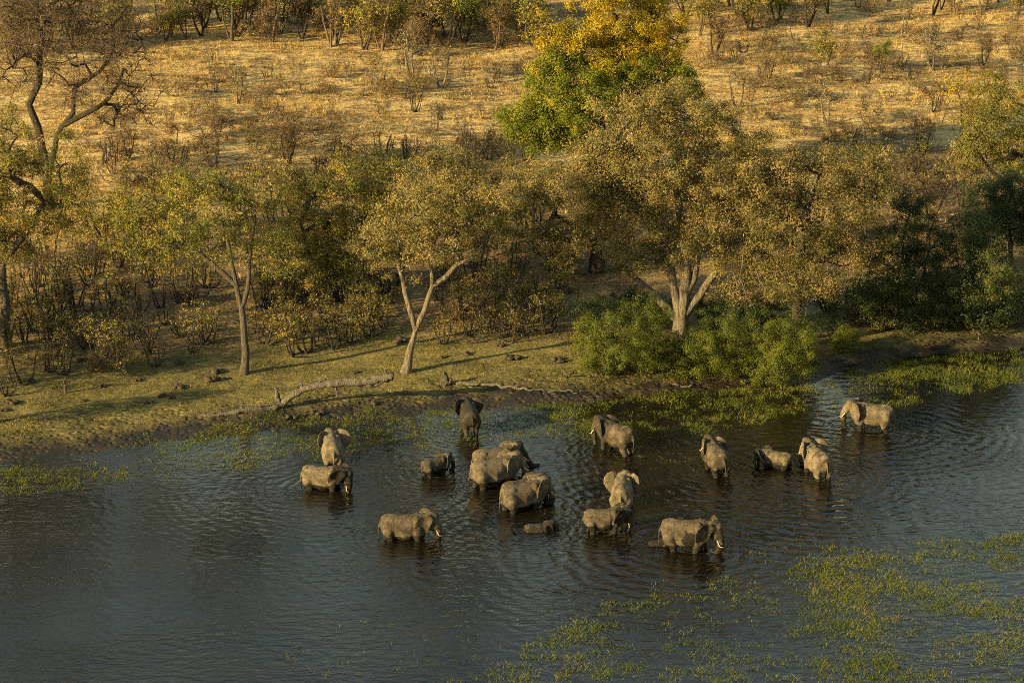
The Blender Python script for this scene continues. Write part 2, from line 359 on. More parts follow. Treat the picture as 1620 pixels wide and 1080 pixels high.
def grow(seed, paths, lobes, n_tips, r_base, tip_r=0.018, step=0.9, wiggle=0.10, shell=0.45, sag=0.0):
    """skeleton: trunk paths first, then branches reach out to points spread through the lobes. returns node arrays and tips"""
    g = np.random.default_rng(seed)
    pos, par, prad = [], [], []
    for k, P in enumerate(paths):
        Q = resample(P, step, g, 0.035)
        if k == 0 or not pos: last = -1
        else:
            A = np.array(pos); last = int(np.argmin(((A - Q[0]) ** 2).sum(1)))
            if np.linalg.norm(A[last] - Q[0]) > 1.0: last = 0
            Q = Q[1:]
        for j, q in enumerate(Q):
            f = j / max(1, len(Q) - 1); prad.append((1 - 0.55 * f) if k == 0 else 0.64 - 0.36 * f)
            pos.append(q); par.append(last); last = len(pos) - 1
    ntr = len(pos); cap = ntr + (n_tips + len(lobes)) * 40 + 100
    arr = np.zeros((cap, 3)); arr[:ntr] = pos; cnt = ntr
    lo = np.array([l[:3] for l in lobes], float); lr = np.array([l[3:6] for l in lobes], float)
    w = (lr.prod(1)) ** (2 / 3); w /= w.sum()
    tips, lob = [], []
    for li in range(len(lobes)):
        n = max(3, int(round(n_tips * w[li])))
        D = g.normal(size=(n, 3)); D /= np.linalg.norm(D, axis=1, keepdims=True)
        rad = (shell ** 3 + (1 - shell ** 3) * g.random(n)) ** (1 / 3) * np.clip(1 + 0.22 * g.normal(size=n), 0.55, 1.4)
        tips.append(lo[li] + D * rad[:, None] * lr[li]); lob += [li] * n
    tips = np.concatenate(tips)
    o = np.argsort(((lo - arr[ntr - 1]) ** 2).sum(1))
    targets = [(lo[i], False) for i in o] + [(tips[i], True) for i in np.argsort(((tips - lo[lob]) ** 2).sum(1))]
    start = max(0, int(ntr * 0.35)) if len(paths) < 4 else 0
    is_tip = []
    for T, leafy in targets:
        A = arr[start:cnt]; dv = A - T
        cost = np.sqrt((dv ** 2).sum(1)) + 0.35 * np.maximum(A[:, 2] - T[2], 0)
        k = int(np.argmin(cost)) + start
        a = arr[k].copy(); dist = np.linalg.norm(T - a); n = max(2, int(dist / step) + 1)
        side = g.normal(size=3); side -= side.dot(T - a) / (dist ** 2 + 1e-6) * (T - a)
        amp = wiggle * dist * g.uniform(0.4, 1.3); last = k
        for j in range(1, n + 1):
            t = j / n; q = a + (T - a) * t + side * amp * math.sin(math.pi * t) * 0.6
            q = q + np.array([0, 0, (0.10 - sag) * dist * math.sin(math.pi * t)]) + (g.normal(0, 0.05, 3) * min(dist, 2) if j < n else 0)
            arr[cnt] = q; par.append(last); last = cnt; cnt += 1
            if cnt >= cap: break
        if leafy: is_tip.append(last)
        if cnt >= cap - 60: break
    arr = arr[:cnt]; par = np.array(par)
    w = np.zeros(cnt); w[is_tip] = 1; has = np.zeros(cnt, bool); has[par[par >= 0]] = True; w[~has] = np.maximum(w[~has], 1)
    for i in range(cnt - 1, -1, -1):
        if par[i] >= 0: w[par[i]] += w[i]
    e = math.log(max(r_base / tip_r, 1.5)) / math.log(max(w[0], 3))
    rad = tip_r * w ** e; rad[:ntr] = np.array(prad) * r_base
    kids = [[] for _ in range(cnt)]
    for i in range(1, cnt):
        if par[i] >= 0: kids[par[i]].append(i)
    chains, stack = [], [(-1, 0)]
    roots = [i for i in range(cnt) if par[i] < 0]
    stack = [(-1, r) for r in roots]
    while stack:
        p, i = stack.pop(); ch = [p] if p >= 0 else []; ch.append(i)
        while kids[i]:
            ks = sorted(kids[i], key=lambda q: -w[q])
            for q in ks[1:]: stack.append((i, q))
            i = ks[0]; ch.append(i)
        if len(ch) > 1: chains.append(ch)
    return arr, rad, chains, arr[is_tip], g

def wood_parts(arr, rad, chains, r_base, flare=True):
    parts = []
    for ch in chains:
        P = arr[ch]; r = rad[ch].copy()
        if len(ch) > 1: r[0] = min(r[0], r[1] * 1.15)
        if flare and ch[0] == 0:
            h = np.linalg.norm(P - P[0], axis=1); r = r * (1 + 0.45 * np.exp(-h / (r_base * 2.2)))
        rm = r.max(); k = 9 if rm > 0.22 else 6 if rm > 0.09 else 4 if rm > 0.035 else 3
        parts.append(tube(P, np.maximum(r, 0.006), k))
    return parts

def leaves(g, tips, per, size, clump, tint_sd=0.16, flat=0.75, tri=False, droop=0.0):
    nt = len(tips)
    n = np.maximum(1, g.poisson(per * g.uniform(0.45, 1.5, nt)))
    idx = np.repeat(np.arange(nt), n); m = len(idx)
    cr = clump * g.uniform(0.6, 1.35, nt)[idx]
    off = g.normal(size=(m, 3)); off[:, 2] *= flat
    c = tips[idx] + off * cr[:, None] * 0.55; c[:, 2] -= droop * np.abs(g.normal(size=m)) * clump
    cen = tips.mean(0); outw = tips[idx] - cen; outw /= (np.linalg.norm(outw, axis=1, keepdims=True) + 1e-6)
    o2 = off / (np.linalg.norm(off, axis=1, keepdims=True) + 1e-6)
    nv = 0.9 * o2 + 0.5 * outw + np.array([0, 0, 0.25]) + g.normal(size=(m, 3)) * 0.55; nv /= (np.linalg.norm(nv, axis=1, keepdims=True) + 1e-6)
    a = np.cross(nv, g.normal(size=(m, 3))); a /= (np.linalg.norm(a, axis=1, keepdims=True) + 1e-9)
    b = np.cross(a, nv); b /= (np.linalg.norm(b, axis=1, keepdims=True) + 1e-9)
    s = size * g.uniform(0.6, 1.35, m)[:, None]
    v = [c + a * s * 0.62, c + b * s * 0.36, c - a * s * 0.62] + ([] if tri else [c - b * s * 0.36])
    k = len(v); V = np.stack(v, 1).reshape(-1, 3); F = np.arange(m * k).reshape(-1, k)
    tint = np.clip(0.48 + g.normal(0, tint_sd, nt)[idx] + g.normal(0, tint_sd * 0.55, m), 0, 1)
    return V, F, tint

def twigs(g, tips, per, ln, r=0.014, up=0.2, seg=3):
    parts = []
    for t in tips:
        for _ in range(g.poisson(per)):
            d = g.normal(size=3); d[2] += up; d /= np.linalg.norm(d); l = ln * g.uniform(0.5, 1.3)
            P = [t]
            for s in range(seg):
                d = d + g.normal(0, 0.35, 3); d /= np.linalg.norm(d); P.append(P[-1] + d * l / seg)
            parts.append(tube(np.array(P), np.linspace(r, r * 0.4, seg + 1), 3))
    return parts

def plant_meshes(seed, paths, lobes, n_tips, r_base, bark, leafm=None, per=60, size=0.2, clump=0.8, tri=False,
                 twig=0, twig_len=0.8, tip_r=0.018, tint_sd=0.16, droop=0.0, twig_r=0.014, twig_mat=None, **kw):
    arr, rad, chains, tips, g = grow(seed, paths, lobes, n_tips, r_base, tip_r, **kw)
    V, F = merge(wood_parts(arr, rad, chains, r_base))
    wood = mesh_from('trunk', V, F, BARK[bark], smooth=True)
    crown = tw = None
    if twig:
        V, F = merge(twigs(g, tips, twig, twig_len, twig_r)); tw = mesh_from('twigs', V, F, BARK[twig_mat or bark])
    if leafm:
        V, F, t = leaves(g, tips, per, size, clump, tint_sd, tri=tri, droop=droop); crown = mesh_from('crown', V, F, LEAF[leafm], tint=t)
    return wood, crown, tw

def put_plant(name, meshes, P, label, cat, group=None, rz=0.0, sc=1.0):
    e = empty(name, (P[0], P[1], P[2] - 0.06), rz, sc); tag(e, label, cat, group)
    wood, crown, tw = meshes
    obj('trunk' if 'tree' in name or 'sapling' in name else 'stems', wood, e)
    if tw: obj('twigs', tw, e)
    if crown: obj('crown' if 'tree' in name or 'sapling' in name else 'foliage', crown, e)
    return e

def px_tree(name, label, base, trunks, lobes, n_tips, r_base, bark, leafm, seed, depth=0.85, cat='tree', group=None, hang=None, **kw):
    """trunk lines and crown lobes measured on the photo, stood up in the plane through the tree's foot"""
    P = ground(base[0], base[1]); g = np.random.default_rng(seed + 999); s = scale_at(P)
    def loc(px, py, dy=0.0):
        q = at_depth(np.array(px, float), np.array(py, float), P[1] + dy); return q - P
    paths = []
    for k, tr in enumerate(trunks):
        pl = [loc(*p) for p in tr]
        if k == 0: pl[0] = np.array([0, 0, -0.3])
        paths.append(pl)
    lb = []
    for l in lobes:
        dy = l[4] if len(l) > 4 else g.uniform(-1, 1) * 0.45 * l[2] / s
        c = loc(l[0], l[1], dy); rx = l[2] / s; rz = l[3] / (s * ct)
        c[2] = max(c[2], rz * 0.55 + 0.2)
        lb.append((*c, rx, max(rx, rz) * depth, rz))
    kw['size'] = kw.get('size', 0.2) * 0.72; kw['per'] = kw.get('per', 60) * 2.75; kw['tri'] = True; kw['clump'] = kw.get('clump', 0.8) * 0.88; kw.setdefault('tint_sd', 0.2)
    m = plant_meshes(seed, paths, lb, n_tips, r_base, bark, leafm, **kw)
    e = put_plant(name, m, P, label, cat, group)
    for pl in hang or []:
        Q = resample([loc(*p) for p in pl], 0.5, g, 0.10); V, F = tube(Q, np.linspace(0.07, 0.02, len(Q)), 5); obj('hanging_branch', mesh_from('hanging_branch', V, F, BARK['dead'], smooth=True), e)
    return e

# ---- the big trees along the bank
px_tree('olive_tree', 'large olive-leaved tree at the left edge with straight thick trunk', (5, 548),
        [[(5, 548), (8, 490), (4, 430), (10, 380)], [(8, 440), (-25, 400), (-50, 340)], [(6, 410), (40, 370), (70, 320)]],
        [(20, 225, 60, 50), (95, 262, 55, 52), (55, 330, 85, 50), (-60, 270, 80, 80), (120, 322, 40, 45), (15, 385, 60, 30), (-50, 360, 60, 50), (20, 280, 60, 50)],
        330, 0.55, 'grey', 'olive', 101, per=62, size=0.26, clump=0.95, twig=1.2, twig_len=1.1, twig_r=0.02)
px_tree('gold_tree', 'slender leaning tree with grey trunk and sparse gold-green crown, left on the bank', (385, 592),
        [[(385, 592), (389, 555), (384, 500), (374, 450), (366, 415), (360, 380)], [(374, 450), (340, 420), (310, 396), (280, 385)], [(384, 490), (392, 455), (395, 410), (400, 370)]],
        [(228, 335, 55, 42), (315, 330, 60, 45), (400, 325, 60, 45), (250, 395, 50, 32), (350, 290, 50, 25), (440, 395, 36, 50), (290, 295, 50, 28), (200, 375, 26, 30), (355, 380, 60, 35)],
        300, 0.36, 'grey', 'goldgreen', 102, per=42, size=0.26, clump=0.85, twig=1.2, twig_len=1.0, twig_mat='dead', twig_r=0.022)
px_tree('thicket_tree', 'broad dense brownish tree behind and between the two pale trunks', (525, 478),
        [[(525, 478), (520, 440), (515, 400)], [(522, 450), (560, 410), (580, 370)], [(520, 440), (490, 400), (475, 350)]],
        [(485, 325, 60, 60), (540, 285, 60, 42), (565, 365, 70, 50), (470, 400, 46, 42), (605, 290, 55, 40), (520, 425, 55, 30), (520, 350, 60, 50), (620, 350, 50, 50)],
        300, 0.5, 'dark', 'olive', 103, per=66, size=0.27, clump=1.0, twig=1.0, twig_len=1.0, twig_r=0.02)
px_tree('forked_tree', 'pale forked trunk tree with ochre crown, foot beside the fallen log', (641, 588),
        [[(641, 588), (648, 555), (657, 522)], [(657, 522), (650, 492), (641, 462), (632, 425), (630, 380)], [(657, 522), (672, 490), (684, 452), (681, 415), (690, 370)],
         [(684, 446), (705, 438), (722, 418), (745, 408), (756, 412)]],
        [(650, 330, 70, 50), (730, 305, 65, 50), (595, 378, 42, 42), (700, 375, 66, 38), (775, 365, 45, 42), (640, 408, 44, 26), (790, 295, 45, 40), (680, 268, 55, 32), (745, 350, 55, 40), (720, 255, 45, 28)],
        330, 0.42, 'pale', 'ochre', 104, per=50, size=0.26, clump=0.9, twig=1.4, twig_len=1.1, twig_mat='dark', twig_r=0.022)
px_tree('thick_trunk_tree', 'tree with thick dark fluted trunk standing back in the shade behind the green bushes', (945, 428),
        [[(945, 428), (944, 395), (948, 350), (945, 310)], [(950, 380), (975, 345), (990, 320)], [(944, 395), (915, 360), (880, 340)]],
        [(870, 325, 55, 42), (930, 295, 60, 40), (845, 390, 46, 34), (965, 350, 55, 36), (825, 295, 45, 38), (900, 380, 50, 36), (890, 270, 40, 24)],
        260, 0.72, 'dark', 'ochre', 105, per=50, size=0.27, clump=0.95, twig=1.4, twig_len=1.1, twig_mat='dark', twig_r=0.022)
px_tree('spreading_tree', 'largest ochre tree with several pale limbs rising out of the green bushes', (1075, 540),
        [[(1075, 540), (1077, 505), (1082, 470), (1086, 430), (1082, 370), (1070, 300)], [(1075, 512), (1052, 482), (1015, 448), (988, 422), (955, 400)],
         [(1076, 500), (1066, 455), (1062, 420), (1050, 370)], [(1080, 500), (1108, 465), (1130, 432), (1150, 390)], [(1082, 470), (1098, 440), (1105, 400)]],
        [(1000, 185, 60, 40), (1060, 165, 55, 40), (960, 240, 50, 42), (1040, 255, 75, 55), (1110, 225, 55, 50), (1005, 325, 55, 48), (1080, 335, 65, 52), (1150, 285, 60, 50), (1000, 395, 36, 34), (1130, 370, 56, 44), (1185, 245, 50, 45), (1060, 400, 46, 34), (970, 300, 44, 44), (930, 280, 40, 36), (1140, 180, 36, 30), (945, 350, 36, 36)],
        690, 0.68, 'pale', 'ochre', 106, per=78, size=0.27, clump=1.0, twig=1.2, twig_len=1.1, twig_mat='dark', twig_r=0.022)
px_tree('drooping_tree', 'wide ochre tree with bare drooping twigs hanging over the dark green bushes', (1262, 548),
        [[(1262, 548), (1260, 500), (1262, 470), (1265, 430), (1270, 380), (1275, 330)], [(1263, 460), (1220, 420), (1200, 380)], [(1265, 430), (1320, 400), (1360, 370)]],
        [(1220, 325, 60, 50), (1290, 295, 62, 48), (1350, 325, 52, 52), (1260, 395, 62, 46), (1330, 400, 54, 38), (1402, 405, 36, 34), (1215, 440, 46, 32), (1378, 285, 44, 42), (1250, 255, 55, 34), (1185, 400, 44, 40), (1300, 350, 60, 46), (1320, 250, 40, 28), (1180, 330, 56, 46), (1200, 280, 50, 40), (1165, 450, 30, 20), (1250, 452, 44, 26, -3), (1295, 448, 40, 24, -3)],
        560, 0.5, 'dark', 'tan', 107, hang=[[(1175, 400, -3), (1170, 440, -3.5), (1158, 470, -3.5), (1150, 478, -3.5)], [(1170, 440, -3.5), (1182, 470, -4), (1196, 490, -4), (1192, 505, -4)], [(1196, 425, -3), (1210, 462, -4), (1232, 470, -4)],
        [(1235, 440, -3), (1250, 470, -4), (1270, 488, -4), (1262, 498, -4)], [(1285, 440, -3), (1278, 475, -3.5), (1272, 505, -3.5)], [(1310, 420, -3), (1312, 450, -3.5), (1325, 462, -3.5)], [(1160, 430, -3), (1175, 478, -3.6), (1162, 500, -3.6)]], per=64, size=0.27, clump=1.0, twig=1.4, twig_len=1.2, twig_mat='dark', twig_r=0.022)
px_tree('bright_green_tree', 'bright green leafy tree standing below and left of the yellow crown', (965, 300),
        [[(965, 300), (960, 260), (955, 210), (950, 160)], [(960, 250), (900, 215), (870, 190)], [(958, 230), (1010, 180), (1050, 140)]],
        [(860, 130, 46, 36), (845, 188, 56, 30), (930, 150, 60, 46), (878, 108, 40, 24), (990, 138, 58, 32), (815, 186, 30, 18), (826, 214, 24, 13), (900, 80, 40, 22), (985, 104, 44, 22), (872, 224, 36, 20), (920, 208, 46, 30), (1066, 120, 34, 26), (1090, 148, 26, 20), (900, 180, 50, 36)],
        580, 0.5, 'dark', 'green', 108, per=85, size=0.31, clump=1.0, twig=0.5, twig_len=1.0, twig_mat='dead', twig_r=0.025)
px_tree('yellow_tree', 'tall tree with orange-yellow autumn crown above the bright green tree', (990, 297),
        [[(990, 297), (978, 235), (972, 190), (970, 130), (965, 80)], [(972, 150), (1010, 90), (1030, 50)], [(970, 140), (920, 90), (900, 60)]],
        [(918, 55, 50, 28), (980, 40, 55, 38), (1035, 30, 45, 36), (960, 88, 45, 26), (1030, 82, 36, 30), (868, 55, 28, 24), (960, -10, 70, 34), (1030, -20, 46, 30), (1000, 72, 50, 30), (1062, 60, 30, 32)],
        340, 0.5, 'dark', 'yellow', 109, per=84, size=0.31, clump=0.95)
px_tree('bare_tree', 'large leafless dark-limbed tree with twiggy brown crown in the upper left', (78, 330),
        [[(78, 330), (72, 260), (60, 200), (46, 165), (62, 130), (64, 60), (58, 0), (70, -40)], [(75, 290), (88, 225), (97, 200), (116, 178), (117, 140), (160, 110), (180, 80), (178, 40), (200, 10)],
         [(97, 200), (130, 182), (165, 162), (190, 130), (195, 108)], [(64, 40), (80, 10), (100, -10)]],
        [(60, 15, 70, 50), (160, 45, 60, 50), (120, 105, 70, 50), (200, 115, 46, 46), (25, 95, 56, 55), (212, 60, 36, 46), (185, 175, 50, 34), (110, 10, 60, 40), (215, 165, 30, 30), (20, 30, 50, 50)],
        380, 0.5, 'dark', 'brown', 110, per=9, size=0.2, clump=1.2, twig=9, twig_len=2.2, twig_r=0.026, twig_mat='brown', tip_r=0.03, wiggle=0.22)
px_tree('olive_tree', 'olive-gold rounded tree at the right edge, upper slope', (1605, 345),
        [[(1605, 345), (1600, 300), (1592, 250)], [(1600, 300), (1560, 260), (1545, 235)]],
        [(1560, 195, 52, 40), (1602, 245, 46, 38), (1540, 240, 36, 30), (1625, 170, 50, 45), (1580, 140, 36, 24), (1650, 250, 50, 50)],
        240, 0.4, 'dark', 'olive', 111, per=58, size=0.28, clump=0.95, twig=1.0, twig_len=1.0, twig_r=0.02)
px_tree('yellow_sapling', 'thin sapling with scattered bright yellow leaves near the right edge', (1522, 198),
        [[(1522, 198), (1520, 165), (1515, 135)], [(1521, 180), (1545, 155), (1558, 140)]],
        [(1515, 130, 26, 18), (1555, 145, 26, 18), (1535, 165, 24, 14), (1498, 145, 16, 12), (1570, 120, 16, 10)],
        90, 0.12, 'dark', 'yellow', 112, per=13, size=0.30, clump=0.6)
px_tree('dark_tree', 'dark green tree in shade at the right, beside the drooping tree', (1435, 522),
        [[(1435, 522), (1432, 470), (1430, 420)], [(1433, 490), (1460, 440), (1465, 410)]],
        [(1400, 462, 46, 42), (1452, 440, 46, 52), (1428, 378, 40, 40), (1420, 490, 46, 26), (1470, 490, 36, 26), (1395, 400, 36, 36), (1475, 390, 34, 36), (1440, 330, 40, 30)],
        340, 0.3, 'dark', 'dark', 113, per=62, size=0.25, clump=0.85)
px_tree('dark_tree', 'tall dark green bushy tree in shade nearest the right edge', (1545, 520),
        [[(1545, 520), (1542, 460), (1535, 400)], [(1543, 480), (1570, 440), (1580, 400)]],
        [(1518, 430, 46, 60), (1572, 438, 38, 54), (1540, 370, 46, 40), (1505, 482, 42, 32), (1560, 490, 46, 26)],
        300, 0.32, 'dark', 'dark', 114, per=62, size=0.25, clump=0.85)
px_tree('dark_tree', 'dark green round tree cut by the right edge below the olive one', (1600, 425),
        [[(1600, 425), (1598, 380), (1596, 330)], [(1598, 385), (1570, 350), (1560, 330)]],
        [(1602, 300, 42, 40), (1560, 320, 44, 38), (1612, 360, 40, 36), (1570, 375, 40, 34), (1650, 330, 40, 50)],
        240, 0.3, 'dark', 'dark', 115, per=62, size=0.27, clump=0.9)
px_tree('twiggy_tree', 'leafless grey twiggy tree among the dark trees on the right', (1470, 392),
        [[(1470, 392), (1468, 350), (1462, 300)], [(1469, 365), (1490, 320), (1498, 285)]],
        [(1455, 285, 36, 36), (1490, 270, 34, 34), (1475, 320, 40, 30), (1430, 310, 26, 30), (1440, 260, 30, 30)],
        150, 0.2, 'dark', 'brown', 116, per=5, size=0.2, twig=5, twig_len=1.3, twig_r=0.018, clump=0.6)

# ---- green bushes on the waterline
BUSH = dict(depth=1.0, cat='bush', group='green bushes on the bank below the big tree', per=95, size=0.17, clump=0.62, tint_sd=0.15, shell=0.6)
px_tree('green_bush', 'leftmost rounded green bush below the big pale-limbed tree', (985, 592), [[(985, 592), (980, 560), (975, 530)], [(985, 590), (1010, 550), (1020, 520)]],
        [(985, 530, 66, 48), (940, 540, 34, 40), (1032, 525, 36, 46), (985, 562, 62, 26), (945, 568, 30, 20)], 270, 0.16, 'dark', 'bush', 121, **BUSH)
px_tree('green_bush', 'middle green bush directly under the big tree trunk', (1115, 592), [[(1115, 592), (1110, 565), (1105, 545)], [(1115, 590), (1140, 560), (1150, 540)]],
        [(1108, 556, 46, 34), (1152, 540, 42, 34), (1070, 556, 36, 30), (1130, 575, 40, 20), (1060, 578, 30, 16)], 240, 0.14, 'dark', 'bush', 122, **BUSH)
px_tree('green_bush', 'rightmost green bush overhanging the dark water edge', (1222, 604), [[(1222, 604), (1218, 570), (1210, 545)], [(1222, 600), (1255, 560), (1262, 540)]],
        [(1220, 545, 50, 42), (1266, 540, 32, 40), (1186, 580, 36, 22), (1240, 578, 40, 24), (1275, 568, 24, 26)], 240, 0.14, 'dark', 'bush', 123, **BUSH)
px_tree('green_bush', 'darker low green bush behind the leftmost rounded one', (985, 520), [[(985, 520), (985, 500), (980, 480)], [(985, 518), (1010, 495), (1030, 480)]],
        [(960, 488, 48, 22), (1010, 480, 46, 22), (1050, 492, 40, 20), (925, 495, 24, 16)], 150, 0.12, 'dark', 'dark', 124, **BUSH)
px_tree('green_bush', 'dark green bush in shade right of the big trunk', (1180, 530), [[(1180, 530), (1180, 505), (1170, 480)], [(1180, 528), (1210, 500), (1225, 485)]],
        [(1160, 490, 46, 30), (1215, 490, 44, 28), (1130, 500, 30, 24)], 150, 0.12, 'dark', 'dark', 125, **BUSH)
px_tree('green_bush', 'small lone green bush at the shadow edge right of the others', (1338, 556), [[(1338, 556), (1338, 542), (1336, 530)]],
        [(1338, 534, 17, 15), (1330, 544, 14, 9)], 45, 0.05, 'dark', 'bush', 126, **BUSH)

# ------------------------------------------------------------------ elephants
def skin_mat():
    m, nt, b = new_mat('elephant_skin')
    tc = N(nt, 'ShaderNodeTexCoord'); oc = tc.outputs['Object']
    wet = N(nt, 'ShaderNodeAttribute', attribute_name='wet').outputs['Fac']
    oi = N(nt, 'ShaderNodeObjectInfo')
    n1 = noise(nt, oc, 1.6, 6, 0.6); n2 = noise(nt, oc, 9.0, 5, 0.65)
    v = math_(nt, 'ADD', math_(nt, 'ADD', math_(nt, 'MULTIPLY', n1, 0.6), math_(nt, 'MULTIPLY', n2, 0.4)), math_(nt, 'MULTIPLY', math_(nt, 'SUBTRACT', oi.outputs['Random'], 0.5), 0.16))
    dry = ramp(nt, v, [(0.38, (0.036, 0.029, 0.021)), (0.5, (0.102, 0.083, 0.057)), (0.61, (0.180, 0.148, 0.102))])
    c = mixc(nt, wet, dry, (0.013, 0.011, 0.008)); L(nt, c, b.inputs['Base Color'])
    L(nt, maprange(nt, wet, 0, 1, 0.88, 0.5), b.inputs['Roughness']); b.inputs['Specular IOR Level'].default_value = 0.3
    mp = N(nt, 'ShaderNodeMapping'); mp.inputs['Scale'].default_value = (1.0, 1.0, 0.6); L(nt, oc, mp.inputs[0])
    vo = N(nt, 'ShaderNodeTexVoronoi', feature='DISTANCE_TO_EDGE'); vo.inputs['Scale'].default_value = 9.0
    wob = N(nt, 'ShaderNodeVectorMath', operation='ADD'); L(nt, mp.outputs[0], wob.inputs[0])
    nn = N(nt, 'ShaderNodeTexNoise'); nn.inputs['Scale'].default_value = 5.0; L(nt, mp.outputs[0], nn.inputs['Vector']); L(nt, nn.outputs[1], wob.inputs[1])
    L(nt, wob.outputs[0], vo.inputs['Vector'])
    h = math_(nt, 'ADD', math_(nt, 'MULTIPLY', maprange(nt, vo.outputs[0], 0, 0.12), 0.018), math_(nt, 'MULTIPLY', n1, 0.10))
    bp = N(nt, 'ShaderNodeBump'); bp.inputs['Strength'].default_value = 0.8; bp.inputs['Distance'].default_value = 1.0
    L(nt, h, bp.inputs['Height']); L(nt, bp.outputs[0], b.inputs['Normal'])
    return m
SKIN = skin_mat()
IVORY, _nt, _b = new_mat('ivory'); _b.inputs['Roughness'].default_value = 0.4
_tc = N(_nt, 'ShaderNodeTexCoord')
L(_nt, ramp(_nt, noise(_nt, _tc.outputs['Object'], 6.0, 4), [(0.3, (0.34, 0.28, 0.19)), (0.7, (0.52, 0.45, 0.33))]), _b.inputs['Base Color'])
EYE, _nt, _b = new_mat('eye_dark'); _b.inputs['Base Color'].default_value = (0.012, 0.009, 0.007, 1); _b.inputs['Roughness'].default_value = 0.2
_tc = N(_nt, 'ShaderNodeTexCoord')
L(_nt, ramp(_nt, noise(_nt, _tc.outputs['Object'], 30.0, 2), [(0.3, (0.010, 0.008, 0.006)), (0.7, (0.018, 0.013, 0.009))]), _b.inputs['Base Color'])

_S = None
def unit_sphere():
    global _S
    if _S is None:
        nu, nv = 16, 9; V = [(0, 0, 1.0)]; F = []
        for i in range(1, nv):
            t = math.pi * i / nv
            for j in range(nu):
                a = 2 * math.pi * j / nu; V.append((math.sin(t) * math.cos(a), math.sin(t) * math.sin(a), math.cos(t)))
        V.append((0, 0, -1.0)); e = len(V) - 1
        for j in range(nu):
            F.append((0, 1 + j, 1 + (j + 1) % nu)); F.append((e, e - nu + (j + 1) % nu, e - nu + j))
        for i in range(nv - 2):
            for j in range(nu):
                a = 1 + i * nu + j; b2 = 1 + i * nu + (j + 1) % nu
                F.append((a, a + nu, b2)); F.append((b2, a + nu, b2 + nu))
        _S = (np.array(V), np.array(F))
    return _S

def ball(c, r, M=None):
    V, F = unit_sphere(); V = V * np.asarray(r if np.ndim(r) else (r, r, r)) + np.asarray(c, float)
    return (V, F)

def limb(P, r, n=7):
    """chain of overlapping balls: a tapered limb"""
    P = np.asarray(P, float); out = []
    for i in range(len(P) - 1):
        m = max(2, int(np.linalg.norm(P[i + 1] - P[i]) / (0.35 * min(r[i], r[i + 1])))) 
        for k in range(m + (i == len(P) - 2)):
            t = k / m; out.append(ball(P[i] + (P[i + 1] - P[i]) * t, r[i] + (r[i + 1] - r[i]) * t))
    return out

def loft(sec, k=24):
    """closed trunk of an animal from cross sections (x, z, half width, half height, belly)"""
    V = []; n = len(sec)
    for x, z, w, h, bl in sec:
        for j in range(k):
            a = 2 * math.pi * j / k; cy, cz = math.cos(a), math.sin(a)
            yy = w * np.sign(cy) * abs(cy) ** (1.12 if cz > 0 else 0.85); zz = h * np.sign(cz) * abs(cz) ** (0.95 if cz > 0 else bl)
            V.append((x, yy, z + zz))
    F = []
    for i in range(n - 1):
        for j in range(k):
            a, b2, c, d = i * k + j, i * k + (j + 1) % k, (i + 1) * k + (j + 1) % k, (i + 1) * k + j
            F += [(a, c, b2), (a, d, c)]
    V.append((sec[0][0], 0, sec[0][1])); V.append((sec[-1][0], 0, sec[-1][1])); e = n * k
    for j in range(k):
        F.append((e, j, (j + 1) % k)); F.append((e + 1, (n - 1) * k + (j + 1) % k, (n - 1) * k + j))
    return np.array(V, float), np.array(F)[:, ::-1]

TRUNK = {
 'down': [(2.18, 1.98), (2.40, 1.62), (2.46, 1.15), (2.44, 0.70), (2.40, 0.25)],
 'curl': [(2.18, 1.98), (2.42, 1.62), (2.48, 1.20), (2.40, 0.84), (2.18, 0.74), (2.04, 0.95)],
 'fwd':  [(2.18, 1.98), (2.46, 1.62), (2.72, 1.26), (3.02, 1.02), (3.30, 0.98), (3.46, 1.08)],
}
EAR = [(0.03, 0.40), (-0.18, 0.54), (-0.46, 0.56), (-0.72, 0.42), (-0.86, 0.14), (-0.86, -0.18), (-0.70, -0.46), (-0.50, -0.72), (-0.32, -0.92), (-0.20, -0.86), (-0.12, -0.60), (0.0, -0.34)]

def ear(side, spread, g):
    al = R(spread); u = np.array([math.cos(al), -side * math.sin(al), 0.0])   # +u is towards the face
    nrm = np.array([math.sin(al), side * math.cos(al), 0.0]); base = np.array([1.76, side * 0.50, 2.03])
    P = np.array(EAR) * 1.22; k = len(P); cen = np.array([-0.4, -0.05])
    rings = []
    for f, th in ((1.0, 0.030), (0.72, 0.055), (0.35, 0.06)):
        Q = cen + (P - cen) * f; rings.append((Q, th))
    V = []
    for sgn in (1, -1):
        for Q, th in rings:
            for q in Q:
                bend = 0.10 * math.sin(q[0] * 4.0) + 0.16 * max(0, -q[1] - 0.2) * -1 + 0.10 * q[0] ** 2
                V.append(base + u * q[0] + np.array([0, 0, q[1]]) + nrm * (bend + sgn * th))
        c = cen; V.append(base + u * c[0] + np.array([0, 0, c[1]]) + nrm * (0.10 * math.sin(c[0] * 4.0) + 0.1 * c[0] ** 2 + sgn * 0.06))
    F = []; n1 = 3 * k + 1
    for s in (0, 1):
        o = s * n1
        for r_ in range(2):
            for j in range(k):
                a, b2, c, d = o + r_ * k + j, o + r_ * k + (j + 1) % k, o + (r_ + 1) * k + (j + 1) % k, o + (r_ + 1) * k + j
                F += [(a, b2, c), (a, c, d)] if s == 0 else [(a, c, b2), (a, d, c)]
        for j in range(k):
            a, b2 = o + 2 * k + j, o + 2 * k + (j + 1) % k
            F.append((a, b2, o + 3 * k) if s == 0 else (b2, a, o + 3 * k))
    for j in range(k):
        a, b2 = j, (j + 1) % k
        F += [(a, n1 + a, n1 + b2), (a, n1 + b2, b2)]
    F = np.array(F)
    return np.array(V), (F if side > 0 else F[:, ::-1])

